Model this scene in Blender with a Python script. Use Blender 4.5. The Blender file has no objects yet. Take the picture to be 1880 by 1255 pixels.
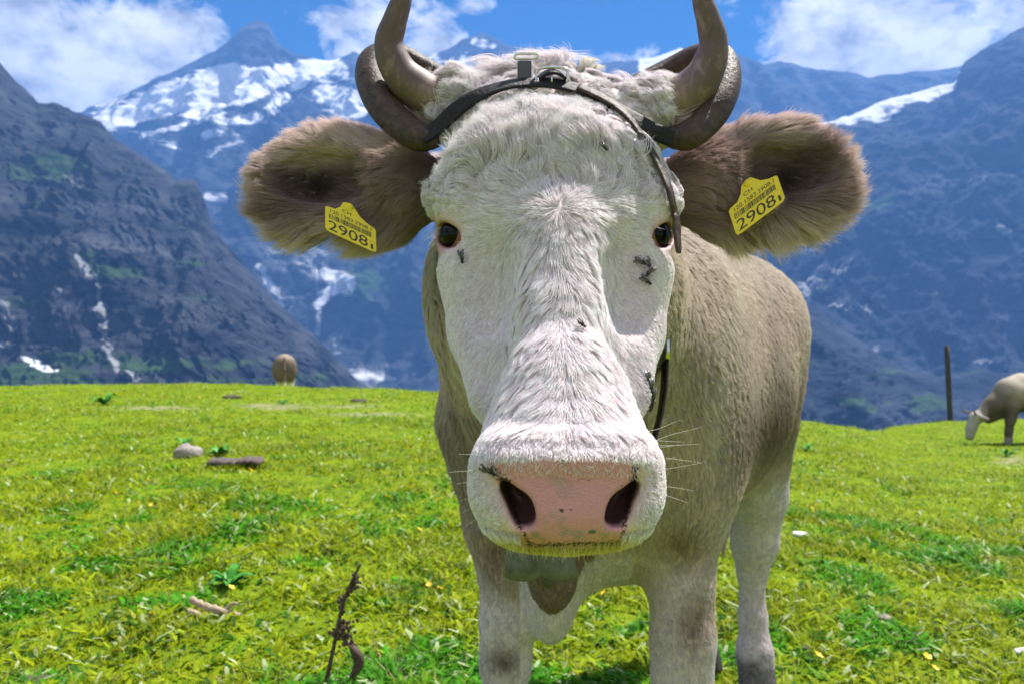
import bpy, math, random
import numpy as np
from mathutils import Vector, Matrix
from mathutils.bvhtree import BVHTree
from mathutils.kdtree import KDTree

NOBG = False
rng = np.random.default_rng(7)
random.seed(7)
sc = bpy.context.scene
COL = sc.collection
ZC = 0.96            # camera height over the meadow
FPX = 1462.0         # focal length in photograph pixels (1880 wide)
X0 = 0.045           # sagittal plane of the cow's head
SUN_EL, SUN_AZ = math.radians(61), math.radians(56)   # azimuth from +Y towards +X

# ------------------------------------------------------------------ camera
cd = bpy.data.cameras.new('camera'); cam = bpy.data.objects.new('camera', cd); COL.objects.link(cam)
cam.location = (0, 0, ZC); cam.rotation_euler = (math.pi/2, 0, 0)
cd.sensor_width = 36.0; cd.lens = 36.0*FPX/1880.0
cd.clip_start = 0.02; cd.clip_end = 60000
cd.dof.use_dof = True; cd.dof.focus_distance = 0.735; cd.dof.aperture_fstop = 11.0
sc.camera = cam
# ------------------------------------------------------------------ exposure
vs = sc.view_settings
vs.view_transform = 'Standard'; vs.look = 'None'; vs.gamma = 1.0; vs.exposure = 1.2
vs.use_curve_mapping = False
cy = sc.cycles
cy.use_denoising = True
cy.max_bounces = 8; cy.diffuse_bounces = 4; cy.glossy_bounces = 3; cy.transmission_bounces = 6
cy.volume_bounces = 0; cy.transparent_max_bounces = 8
cy.use_adaptive_sampling = True; cy.adaptive_threshold = 0.01
cy.caustics_reflective = False; cy.caustics_refractive = False

def direction(px, py):
    v = Vector(((px-940)/FPX, 1.0, (627.5-py)/FPX)); return v.normalized()

# ------------------------------------------------------------------ world
W = bpy.data.worlds.new('World'); sc.world = W; W.use_nodes = True
def build_world():
    nt = W.node_tree; N = nt.nodes; L = nt.links; N.clear()
    out = N.new('ShaderNodeOutputWorld'); bg = N.new('ShaderNodeBackground'); bg.inputs['Strength'].default_value = 0.098
    sky = N.new('ShaderNodeTexSky'); sky.sky_type = 'NISHITA'; sky.sun_disc = False
    sky.sun_elevation = SUN_EL; sky.sun_rotation = SUN_AZ
    sky.altitude = 2000; sky.air_density = 1.0; sky.dust_density = 0.3; sky.ozone_density = 2.5
    tc = N.new('ShaderNodeTexCoord')
    def math_(op, a, b=None, c=None, clamp=False):
        n = N.new('ShaderNodeMath'); n.operation = op; n.use_clamp = clamp
        for i, x in enumerate((a, b, c)):
            if x is None: continue
            if isinstance(x, (int, float)): n.inputs[i].default_value = x
            else: L.new(x, n.inputs[i])
        return n.outputs[0]
    def noise(scale, detail, rough, zst=1.0, off=(0, 0, 0), dist=0.0):
        m = N.new('ShaderNodeMapping'); m.inputs['Scale'].default_value = (1, 1, zst); m.inputs['Location'].default_value = off
        L.new(tc.outputs['Generated'], m.inputs[0])
        n = N.new('ShaderNodeTexNoise'); n.inputs['Scale'].default_value = scale; n.inputs['Detail'].default_value = detail
        n.inputs['Roughness'].default_value = rough; n.inputs['Distortion'].default_value = dist
        L.new(m.outputs[0], n.inputs['Vector']); return n.outputs['Fac']
    fine = noise(13.0, 10, 0.66, 1.5, (3.1, 1.7, 0.4), 0.3)
    broad = noise(2.6, 4, 0.55, 2.2, (7.3, 2.2, 5.1))
    # clouds seen in the photograph: centre direction, radii in radians, weight
    blobs = [(205, 100, .150, .060, 1.0), (330, 75, .09, .05, .8), (110, 45, .07, .035, .7), (690, 70, .075, .055, .75),
             (640, 40, .05, .03, .5), (780, 60, .05, .05, .6), (1600, 80, .115, .065, 1.05), (1500, 30, .06, .035, .6),
             (1700, 110, .08, .035, .9), (1880, 110, .03, .03, .9), (870, 5, .035, .02, .5), (1820, 50, .05, .025, .6),
             (1560, 185, .10, .03, .7), (120, 190, .12, .03, .8), (1130, 120, .08, .03, .45)]
    total = None
    for px, py, rx, ry, w in blobs:
        d = direction(px, py)
        s = N.new('ShaderNodeVectorMath'); s.operation = 'SUBTRACT'; L.new(tc.outputs['Generated'], s.inputs[0]); s.inputs[1].default_value = d
        m = N.new('ShaderNodeVectorMath'); m.operation = 'MULTIPLY'; L.new(s.outputs[0], m.inputs[0]); m.inputs[1].default_value = (1/rx, 1/rx, 1/ry)
        l = N.new('ShaderNodeVectorMath'); l.operation = 'DOT_PRODUCT'; L.new(m.outputs[0], l.inputs[0]); L.new(m.outputs[0], l.inputs[1])
        g = math_('MULTIPLY', math_('EXPONENT', math_('MULTIPLY', l.outputs['Value'], -0.9)), w)
        total = g if total is None else math_('MAXIMUM', total, g)
    # everywhere else: unseen white cloud, thickened to throw neutral light on the face
    sep = N.new('ShaderNodeSeparateXYZ'); L.new(tc.outputs['Generated'], sep.inputs[0])
    behind = math_('SUBTRACT', 0.93, sep.outputs['Y'], clamp=True)          # 0 in the framed part of the sky
    behind = math_('MULTIPLY', behind, 8.0, clamp=True)
    gen = math_('MULTIPLY', math_('MULTIPLY_ADD', broad, 3.2, -.90, clamp=True), math_('MULTIPLY', behind, 0.9))
    total = math_('MAXIMUM', total, gen)
    cov = math_('MULTIPLY_ADD', fine, 2.6, -1.62)
    cov = math_('ADD', cov, math_('MULTIPLY', total, 1.25))
    cov = math_('MULTIPLY', math_('ADD', cov, -.10), 2.8, clamp=True)
    shade = noise(16.0, 6, 0.6, 1.5, (0.3, 4.0, 2.0))
    cr = N.new('ShaderNodeMapRange'); cr.inputs['From Min'].default_value = 0.35; cr.inputs['From Max'].default_value = 0.62
    cr.inputs['To Min'].default_value = 0.38; cr.inputs['To Max'].default_value = 1.0; L.new(shade, cr.inputs['Value'])
    cc = N.new('ShaderNodeVectorMath'); cc.operation = 'SCALE'; cc.inputs[0].default_value = (6.0, 6.05, 6.25); L.new(cr.outputs[0], cc.inputs['Scale'])
    hs = N.new('ShaderNodeHueSaturation'); hs.inputs['Saturation'].default_value = 1.5; hs.inputs['Value'].default_value = .50
    L.new(sky.outputs[0], hs.inputs['Color'])
    mix = N.new('ShaderNodeMix'); mix.data_type = 'RGBA'
    L.new(cov, mix.inputs['Factor']); L.new(hs.outputs[0], mix.inputs['A']); L.new(cc.outputs[0], mix.inputs['B'])
    L.new(mix.outputs['Result'], bg.inputs['Color']); L.new(bg.outputs[0], out.inputs['Surface'])
build_world()
# ------------------------------------------------------------------ sun
sd = bpy.data.lights.new('sun', 'SUN'); sd.energy = 5.0; sd.angle = math.radians(0.53); sd.color = (1.0, 0.955, 0.88)
sun = bpy.data.objects.new('sun', sd); COL.objects.link(sun); sun.location = (3, 6, 12)
sdir = Vector((math.sin(SUN_AZ)*math.cos(SUN_EL), math.cos(SUN_AZ)*math.cos(SUN_EL), math.sin(SUN_EL)))
sun.rotation_euler = sdir.to_track_quat('Z', 'Y').to_euler()

# ================================================================== helpers
def V(px, py, Y):
    return np.array([(px-940)/FPX*Y, Y, ZC-(py-627.5)/FPX*Y])
def R(x, y, z):
    return np.array([x, y, z+ZC])
def project(P):
    return 940+P[:, 0]/P[:, 1]*FPX, 627.5-(P[:, 2]-ZC)/P[:, 1]*FPX
def nrm(a):
    return a/np.maximum(np.linalg.norm(a, axis=-1, keepdims=True), 1e-9)
def sstep(x, a, b):
    t = np.clip((x-a)/(b-a), 0, 1); return t*t*(3-2*t)

_perm = np.random.default_rng(3).permutation(4096)
_val = np.random.default_rng(4).random(4096)
def vnoise(P):
    i = np.floor(P).astype(np.int64); f = P-i; f = f*f*(3-2*f)
    def h(dx, dy, dz):
        a = _perm[(i[..., 0]+dx) & 4095]; a = _perm[(a+i[..., 1]+dy) & 4095]; return _val[_perm[(a+i[..., 2]+dz) & 4095]]
    x, y, z = f[..., 0], f[..., 1], f[..., 2]
    c00 = h(0,0,0)*(1-x)+h(1,0,0)*x; c10 = h(0,1,0)*(1-x)+h(1,1,0)*x
    c01 = h(0,0,1)*(1-x)+h(1,0,1)*x; c11 = h(0,1,1)*(1-x)+h(1,1,1)*x
    return (c00*(1-y)+c10*y)*(1-z)+(c01*(1-y)+c11*y)*z
def fbm(P, oct=5, gain=.5, ridged=False):
    s = 0; a = 1; t = 0
    for o in range(oct):
        v = vnoise(P*(2.03**o)+o*17.3)
        if ridged: v = 1-np.abs(2*v-1)
        s = s+a*v; t += a; a *= gain
    return s/t

def link(name, me, mats=(), parent=None, smooth=True):
    o = bpy.data.objects.new(name, me); COL.objects.link(o)
    for m in (mats if isinstance(mats, (list, tuple)) else [mats]):
        me.materials.append(m)
    if smooth and hasattr(me, 'polygons') and len(me.polygons): me.polygons.foreach_set('use_smooth', np.ones(len(me.polygons), bool))
    if parent is not None:
        o.parent = parent; o.matrix_parent_inverse = Matrix.Translation(-parent.location)
    return o
def mesh_np(name, verts, faces):
    verts = np.asarray(verts, np.float32); faces = np.asarray(faces, np.int32); k = faces.shape[1]; n = len(faces)
    me = bpy.data.meshes.new(name)
    me.vertices.add(len(verts)); me.vertices.foreach_set('co', verts.ravel())
    me.loops.add(n*k); me.loops.foreach_set('vertex_index', faces.ravel())
    me.polygons.add(n); me.polygons.foreach_set('loop_start', np.arange(0, n*k, k, dtype=np.int32))
    me.update(calc_edges=True); return me
def vcol(me, name, rgb, domain='POINT'):
    a = me.attributes.new(name, 'FLOAT_COLOR', domain)
    c = np.ones((len(rgb), 4), np.float32); c[:, :rgb.shape[1]] = rgb; a.data.foreach_set('color', c.ravel())
def vflt(me, name, v, domain='POINT'):
    a = me.attributes.new(name, 'FLOAT', domain); a.data.foreach_set('value', np.asarray(v, np.float32))
def tag(o, label=None, cat=None, group=None, kind=None):
    if label: o['label'] = label
    if cat: o['category'] = cat
    if group: o['group'] = group
    if kind: o['kind'] = kind
    return o
def empty(name, loc):
    o = bpy.data.objects.new(name, None); COL.objects.link(o); o.location = loc; o.empty_display_size = .05; return o

class Pieces:
    """collects simple solids, built as one mesh"""
    def __init__(s): s.v = []; s.f = []; s.n = 0
    def add(s, v, f):
        v = np.asarray(v, float); s.v.append(v); s.f += [tuple(int(i)+s.n for i in q) for q in f]; s.n += len(v); return s
    def build(s, name, mat, parent=None, smooth=True):
        me = bpy.data.meshes.new(name); me.from_pydata(np.concatenate(s.v).tolist(), [], s.f); me.update()
        return link(name, me, mat, parent, smooth)
def catmull(P, n):
    P = np.asarray(P, float); m = len(P); t = np.linspace(0, m-1, n); i = np.clip(t.astype(int), 0, m-2); u = (t-i)[:, None]
    p0 = P[np.maximum(i-1, 0)]; p1 = P[i]; p2 = P[i+1]; p3 = P[np.minimum(i+2, m-1)]
    return .5*((2*p1)+(-p0+p2)*u+(2*p0-5*p1+4*p2-p3)*u*u+(-p0+3*p1-3*p2+p3)*u**3)
def sweep(path, ra, rb, sides=14, up=None, pw=2.0, caps=True):
    """tube along path; ra = half-width along side vector, rb = along up vector; up per point or None"""
    path = np.asarray(path, float); n = len(path)
    ra = np.broadcast_to(np.asarray(ra, float), (n,)); rb = np.broadcast_to(np.asarray(rb, float), (n,))
    T = nrm(np.gradient(path, axis=0))
    if up is None:
        ups = []; u = np.array([0, -1.0, 0.2])
        for t in T:
            u = u-t*np.dot(u, t); u = u/np.linalg.norm(u); ups.append(u)
        U = np.array(ups)
    else:
        U = np.broadcast_to(np.asarray(up, float), (n, 3)); U = nrm(U-T*np.sum(U*T, 1, keepdims=True))
    S = np.cross(T, U)
    a = np.linspace(0, 2*np.pi, sides, endpoint=False); ca = np.sign(np.cos(a))*np.abs(np.cos(a))**(2/pw); sa = np.sign(np.sin(a))*np.abs(np.sin(a))**(2/pw)
    v = path[:, None]+S[:, None]*(ca[None, :, None]*ra[:, None, None])+U[:, None]*(sa[None, :, None]*rb[:, None, None])
    v = v.reshape(-1, 3); f = []
    for i in range(n-1):
        for j in range(sides):
            k = (j+1) % sides; f.append((i*sides+j, i*sides+k, (i+1)*sides+k, (i+1)*sides+j))
    if caps:
        f.append(tuple(range(sides-1, -1, -1))); f.append(tuple((n-1)*sides+j for j in range(sides)))
    return v, f
def uvsphere(c, r, nu=16, nv=10, Rm=None):
    c = np.asarray(c, float); r = np.broadcast_to(np.asarray(r, float), (3,))
    v = [(0, 0, 1)]; f = []
    for i in range(1, nv):
        th = math.pi*i/nv
        for j in range(nu):
            ph = 2*math.pi*j/nu; v.append((math.sin(th)*math.cos(ph), math.sin(th)*math.sin(ph), math.cos(th)))
    v.append((0, 0, -1)); v = np.array(v)*r
    if Rm is not None: v = v@np.asarray(Rm).T
    for j in range(nu): f.append((0, 1+j, 1+(j+1) % nu))
    for i in range(nv-2):
        for j in range(nu):
            a = 1+i*nu+j; b = 1+i*nu+(j+1) % nu; f.append((a, a+nu, b+nu, b))
    e = len(v)-1
    for j in range(nu): f.append((e, 1+(nv-2)*nu+(j+1) % nu, 1+(nv-2)*nu+j))
    return v+c, f

# ------------------------------------------------------------------ materials
def mat(name):
    m = bpy.data.materials.new(name); m.use_nodes = True; nt = m.node_tree
    b = nt.nodes['Principled BSDF']; return m, nt, nt.nodes, nt.links, b
def plain(name, col, rough=.6, metal=0.0, spec=.5, bump=0, bscale=200, var=0.0):
    m, nt, N, L, b = mat(name)
    b.inputs['Base Color'].default_value = (*col, 1); b.inputs['Roughness'].default_value = rough; b.inputs['Metallic'].default_value = metal
    b.inputs['Specular IOR Level'].default_value = spec
    if bump or var:
        tc = N.new('ShaderNodeTexCoord'); n = N.new('ShaderNodeTexNoise'); n.inputs['Scale'].default_value = bscale; n.inputs['Detail'].default_value = 6
        n.inputs['Roughness'].default_value = .65
        L.new(tc.outputs['Object'], n.inputs['Vector'])
        if bump:
            bp = N.new('ShaderNodeBump'); bp.inputs['Strength'].default_value = bump; bp.inputs['Distance'].default_value = .004
            L.new(n.outputs['Fac'], bp.inputs['Height']); L.new(bp.outputs[0], b.inputs['Normal'])
        if var:
            r = N.new('ShaderNodeValToRGB'); e = r.color_ramp.elements
            e[0].position = .32; e[1].position = .7
            e[0].color = (*[c*(1-var) for c in col], 1); e[1].color = (*[min(1, c*(1+var)) for c in col], 1)
            L.new(n.outputs['Fac'], r.inputs[0]); L.new(r.outputs[0], b.inputs['Base Color'])
    return m
def attr_mat(name, attr, rough=.7, spec=.2, trans=0.0, bump=0.0, bscale=60):
    m, nt, N, L, b = mat(name)
    a = N.new('ShaderNodeAttribute'); a.attribute_name = attr
    L.new(a.outputs['Color'], b.inputs['Base Color']); b.inputs['Roughness'].default_value = rough; b.inputs['Specular IOR Level'].default_value = spec
    if bump:
        tc = N.new('ShaderNodeTexCoord'); n = N.new('ShaderNodeTexNoise'); n.inputs['Scale'].default_value = bscale; n.inputs['Detail'].default_value = 5
        L.new(tc.outputs['Object'], n.inputs['Vector'])
        bp = N.new('ShaderNodeBump'); bp.inputs['Strength'].default_value = bump; bp.inputs['Distance'].default_value = .01
        L.new(n.outputs['Fac'], bp.inputs['Height']); L.new(bp.outputs[0], b.inputs['Normal'])
    if trans:
        t = N.new('ShaderNodeBsdfTranslucent'); L.new(a.outputs['Color'], t.inputs['Color'])
        mx = N.new('ShaderNodeMixShader'); mx.inputs[0].default_value = trans
        L.new(b.outputs[0], mx.inputs[1]); L.new(t.outputs[0], mx.inputs[2]); L.new(mx.outputs[0], N['Material Output'].inputs['Surface'])
    return m

# ================================================================== the meadow
CREST = np.array([  # photo column, photo row of the crest, distance of the crest
    (-4000, 705, 14), (-600, 706, 14), (0, 708, 14), (200, 705, 14), (370, 700, 14), (500, 705, 13.5), (700, 712, 13), (830, 722, 12.5), (1100, 745, 12),
    (1400, 766, 12), (1500, 774, 12), (1600, 789, 12.5), (1640, 782, 16), (1720, 772, 17), (1800, 770, 17), (1900, 768, 17), (2600, 750, 17), (6000, 740, 17)], float)
def ground_z(X, Y):
    Yc_ = np.maximum(Y, 1.2)
    px = 940+X/Yc_*FPX
    pc = np.interp(px, CREST[:, 0], CREST[:, 1]); yc = np.interp(px, CREST[:, 0], CREST[:, 2])
    zc = -(pc-627.5)/FPX*yc
    t = np.clip((Y-2.3)/(yc-2.3), 0, 1)
    z = -.96+(zc+.96)*t
    right = sstep(px, 1600, 1660)
    t2 = np.clip((Y-2.3)/(13-2.3), 0, 1)
    z = z*(1-right)+right*(-.96+t2*(-1.67+.96)+np.clip((Y-13)/4, 0, 1)*(zc+1.67))
    tilt = -.055*sstep(X, .45, .75)*np.exp(-((Y-2.2)/1.2)**2)
    z = z+tilt
    over = np.maximum(Y-yc, 0)
    z = z-.03*over**1.5-.24*over
    P = np.stack([X*.55, Y*.55, 0*X+.3], -1)
    bump = (fbm(P, 4)-.5)*.10*sstep(Y, 2.5, 6)
    P2 = np.stack([X*3.1, Y*3.1, 0*X+4.3], -1)
    bump = bump+(fbm(P2, 3)-.5)*.045*sstep(np.abs(Y), 1.2, 3)
    return z+bump+ZC
def noise2(X, Y, s, o=0., oct=4):
    return fbm(np.stack([X*s+o, Y*s+o*.7, 0*X+o], -1), oct)
BARE = [(520, 746, 75, 9), (290, 748, 120, 6), (640, 745, 90, 5), (680, 760, 120, 6), (1860, 845, 50, 12), (470, 744, 60, 6)]
def bare_mask(px, py):
    m = np.zeros_like(px)
    for a, b, rx, ry in BARE: m = np.maximum(m, np.exp(-(((px-a)/rx)**2+((py-b)/ry)**2)))
    return m

def build_ground():
    xs = np.unique(np.concatenate([np.linspace(-60, -12, 40), np.linspace(-12, 14, 200), np.linspace(14, 60, 40)]))
    ys = np.unique(np.concatenate([np.linspace(-30, 1, 24), np.linspace(1, 20, 190), np.linspace(20, 60, 50)]))
    X, Y = np.meshgrid(xs, ys, indexing='ij'); Z = ground_z(X, Y)
    nx, ny = X.shape
    v = np.stack([X, Y, Z], -1).reshape(-1, 3)
    i, j = np.meshgrid(np.arange(nx-1), np.arange(ny-1), indexing='ij'); a = (i*ny+j).ravel()
    f = np.stack([a, a+ny, a+ny+1, a+1], 1)
    me = mesh_np('meadow', v, f)
    px, py = project(np.where(v[:, 1:2] < .5, [[0, .5, 0]], v)); vflt(me, 'bare', np.where(v[:, 1] > 3, bare_mask(px, py), 0))
    m, nt, N, L, b = mat('meadow_soil_and_moss')
    g = N.new('ShaderNodeNewGeometry')
    n1 = N.new('ShaderNodeTexNoise'); n1.inputs['Scale'].default_value = 9; n1.inputs['Detail'].default_value = 8; n1.inputs['Roughness'].default_value = .7
    n2 = N.new('ShaderNodeTexNoise'); n2.inputs['Scale'].default_value = 1.1; n2.inputs['Detail'].default_value = 4
    L.new(g.outputs['Position'], n1.inputs['Vector']); L.new(g.outputs['Position'], n2.inputs['Vector'])
    r1 = N.new('ShaderNodeValToRGB'); e = r1.color_ramp.elements
    e[0].position = .30; e[0].color = (.020, .060, .004, 1); e[1].position = .72; e[1].color = (.25, .28, .008, 1)
    e2 = e.new(.5); e2.color = (.12, .19, .005, 1)
    L.new(n1.outputs['Fac'], r1.inputs[0])
    at = N.new('ShaderNodeAttribute'); at.attribute_name = 'bare'
    mr = N.new('ShaderNodeMath'); mr.operation = 'MULTIPLY_ADD'; L.new(at.outputs['Fac'], mr.inputs[0]); mr.inputs[1].default_value = 1.0; 
    s2 = N.new('ShaderNodeMath'); s2.operation = 'MULTIPLY_ADD'; L.new(n1.outputs['Fac'], s2.inputs[0]); s2.inputs[1].default_value = 3.2; s2.inputs[2].default_value = -2.1
    L.new(s2.outputs[0], mr.inputs[2]); mr.use_clamp = True
    mx = N.new('ShaderNodeMix'); mx.data_type = 'RGBA'; L.new(mr.outputs[0], mx.inputs['Factor']); L.new(r1.outputs[0], mx.inputs['A']); mx.inputs['B'].default_value = (.30, .25, .20, 1)
    L.new(mx.outputs['Result'], b.inputs['Base Color']); b.inputs['Roughness'].default_value = .95; b.inputs['Specular IOR Level'].default_value = .1
    bp = N.new('ShaderNodeBump'); bp.inputs['Strength'].default_value = .8; bp.inputs['Distance'].default_value = .03
    L.new(n1.outputs['Fac'], bp.inputs['Height']); L.new(bp.outputs[0], b.inputs['Normal'])
    o = link('meadow', me, m); tag(o, 'sloping alpine meadow of short yellow green turf', 'meadow', kind='structure')
build_ground()

def build_grass():
    n = 600000
    px = rng.uniform(-330, 2210, n)
    Y = 1.9*(17.5/1.9)**(rng.random(n)**1.12)
    X = (px-940)/FPX*Y
    clump = noise2(X, Y, 3.2, 2.0); patch = noise2(X, Y, .9, 11.0)
    Z = ground_z(X, Y)
    P = np.stack([X, Y, Z], -1)
    qx, qy = project(P)
    keep = (rng.random(n) < .25+1.6*np.clip(clump-.3, 0, 1)) & (rng.random(n) > bare_mask(qx, qy)*.85)
    P = P[keep]; clump = clump[keep]; patch = patch[keep]; Y = Y[keep]; n = len(P)
    kind = rng.random(n); dark = sstep(.6*noise2(P[:, 0], P[:, 1], 4.6, 31.)+.4*noise2(P[:, 0], P[:, 1], 1.3, 51.), .52, .62)
    broad = rng.random(n) < .20+.16*dark
    az = rng.uniform(0, 2*np.pi, n)
    h = np.where(broad, rng.uniform(.012, .045, n), rng.uniform(.018, .06, n))*(.35+1.1*np.clip(clump, 0, 1)**1.5)
    w = np.where(broad, rng.uniform(.004, .010, n), rng.uniform(.0012, .0026, n)*np.sqrt(Y/2.2))
    lean = np.where(broad, rng.uniform(.8, 2.4, n), rng.uniform(.2, 1.6, n))*h
    d = np.stack([np.cos(az), np.sin(az), 0*az], 1); s = np.stack([-np.sin(az), np.cos(az), 0*az], 1)
    base = P-np.array([0, 0, .004]); up = np.array([0, 0, 1.0])
    v0 = base-s*w[:, None]*.5; v1 = base+s*w[:, None]*.5
    mid = base+d*(lean*.4)[:, None]+up*(h*.65)[:, None]
    wm = np.where(broad, 1.0, .42)*w
    v2 = mid+s*wm[:, None]; v3 = mid-s*wm[:, None]
    tip = base+d*lean[:, None]+up*h[:, None]
    wt = np.where(broad, .5, .08)*w
    v4 = tip+s*wt[:, None]; v5 = tip-s*wt[:, None]
    v = np.stack([v0, v1, v2, v3, v4, v5], 1).reshape(-1, 3)
    a = np.arange(n)*6
    f = np.concatenate([np.stack([a, a+1, a+2, a+3], 1), np.stack([a+3, a+2, a+4, a+5], 1)])
    me = mesh_np('grass', v, f)
    yg = np.array([.325, .400, .004]); gr = np.array([.060, .270, .006]); ol = np.array([.225, .275, .005]); st = np.array([.52, .46, .20]); dk = np.array([.020, .100, .008]); pale = np.array([.42, .50, .26])
    t = np.clip(patch*1.6-.3+rng.normal(0, .18, n), 0, 1)[:, None]
    c = yg*t+ol*(1-t)
    far = sstep(Y, 3, 8)
    dmix = np.clip(dark*(1-.55*far)+rng.normal(0, .12, n), 0, 1)[:, None]
    c = c*(1-dmix)+gr*dmix
    c[kind < .16] = dk; c[(kind > .90) & ~broad] = st; c[(kind > .90) & broad] = pale  # dark blades stand in for shadow gaps, pale leaves for glints
    c[(kind > .9955) & (Y > 4)] = (.75, .45, .01)
    c = c*rng.uniform(.70, 1.30, (n, 1))
    vcol(me, 'tint', np.repeat(c, 6, 0))
    m = attr_mat('grass_blades', 'tint', rough=.6, spec=.12, trans=.40)
    o = link('grass', me, m, smooth=False)
    tag(o, 'short yellow green grass and small leaves covering the meadow', 'grass', kind='stuff')
build_grass()

# ================================================================== mountains
def rock_material(name, rock_a, rock_b, green=(.045, .085, .03), scale=1.0):
    m, nt, N, L, b = mat(name)
    g = N.new('ShaderNodeNewGeometry')
    mp = N.new('ShaderNodeMapping'); mp.inputs['Scale'].default_value = (scale/420, scale/420, scale/140); L.new(g.outputs['Position'], mp.inputs[0])
    n1 = N.new('ShaderNodeTexNoise'); n1.inputs['Scale'].default_value = 1.0; n1.inputs['Detail'].default_value = 10; n1.inputs['Roughness'].default_value = .68; n1.inputs['Distortion'].default_value = .5
    L.new(mp.outputs[0], n1.inputs['Vector'])
    mp2 = N.new('ShaderNodeMapping'); mp2.inputs['Scale'].default_value = (scale/160, scale/160, scale/330); L.new(g.outputs['Position'], mp2.inputs[0])
    n2 = N.new('ShaderNodeTexNoise'); n2.inputs['Scale'].default_value = 1.0; n2.inputs['Detail'].default_value = 9; n2.inputs['Roughness'].default_value = .65; n2.inputs['Distortion'].default_value = .8
    L.new(mp2.outputs[0], n2.inputs['Vector'])
    mp3 = N.new('ShaderNodeMapping'); mp3.inputs['Scale'].default_value = (scale/520, scale/520, scale/110); mp3.inputs['Rotation'].default_value = (0, .35, 0); L.new(g.outputs['Position'], mp3.inputs[0])
    n3 = N.new('ShaderNodeTexNoise'); n3.inputs['Scale'].default_value = 1.0; n3.inputs['Detail'].default_value = 8; n3.inputs['Roughness'].default_value = .6; n3.inputs['Distortion'].default_value = .6; L.new(mp3.outputs[0], n3.inputs['Vector'])
    r1 = N.new('ShaderNodeValToRGB'); e = r1.color_ramp.elements; e[0].position = .36; e[0].color = (*rock_a, 1); e[1].position = .66; e[1].color = (*rock_b, 1)
    L.new(n1.outputs['Fac'], r1.inputs[0])
    def mask(attr, noise, gain, bias):
        at = N.new('ShaderNodeAttribute'); at.attribute_name = attr
        q = N.new('ShaderNodeMath'); q.operation = 'MULTIPLY_ADD'; L.new(noise, q.inputs[0]); q.inputs[1].default_value = gain; q.inputs[2].default_value = bias
        p = N.new('ShaderNodeMath'); p.operation = 'ADD'; L.new(at.outputs['Fac'], p.inputs[0]); L.new(q.outputs[0], p.inputs[1])
        r = N.new('ShaderNodeMapRange'); r.inputs['From Min'].default_value = .42; r.inputs['From Max'].default_value = .60; L.new(p.outputs[0], r.inputs['Value']); return r.outputs[0]
    m1 = N.new('ShaderNodeMix'); m1.data_type = 'RGBA'; L.new(mask('green', n1.outputs['Fac'], 1.3, -.72), m1.inputs['Factor']); L.new(r1.outputs[0], m1.inputs['A']); m1.inputs['B'].default_value = (*green, 1)
    m2 = N.new('ShaderNodeMix'); m2.data_type = 'RGBA'; L.new(mask('pale', n2.outputs['Fac'], 1.6, -.85), m2.inputs['Factor']); L.new(m1.outputs['Result'], m2.inputs['A']); m2.inputs['B'].default_value = (.34, .35, .37, 1)
    m3 = N.new('ShaderNodeMix'); m3.data_type = 'RGBA'; L.new(mask('snow', n3.outputs['Fac'], 1.5, -.78), m3.inputs['Factor']); L.new(m2.outputs['Result'], m3.inputs['A']); m3.inputs['B'].default_value = (.86, .88, .92, 1)
    L.new(m3.outputs['Result'], b.inputs['Base Color']); b.inputs['Roughness'].default_value = .95; b.inputs['Specular IOR Level'].default_value = .05
    bp = N.new('ShaderNodeBump'); bp.inputs['Strength'].default_value = 1.0; bp.inputs['Distance'].default_value = 110/scale
    L.new(n1.outputs['Fac'], bp.inputs['Height']); L.new(bp.outputs[0], b.inputs['Normal'])
    return m
def strokes(px, py, items):
    m = np.zeros_like(px)
    for it in items:
        if len(it) == 5:      # soft ellipse
            a, b, rx, ry, w = it; m = np.maximum(m, w*np.exp(-.7*(((px-a)/rx)**2+((py-b)/ry)**2)))
        else:                 # soft line
            x1, y1, x2, y2, r, w = it; dx, dy = x2-x1, y2-y1
            t = np.clip(((px-x1)*dx+(py-y1)*dy)/(dx*dx+dy*dy), 0, 1)
            d2 = (px-x1-t*dx)**2+(py-y1-t*dy)**2; m = np.maximum(m, w*np.exp(-.7*d2/r**2))
    return m
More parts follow.
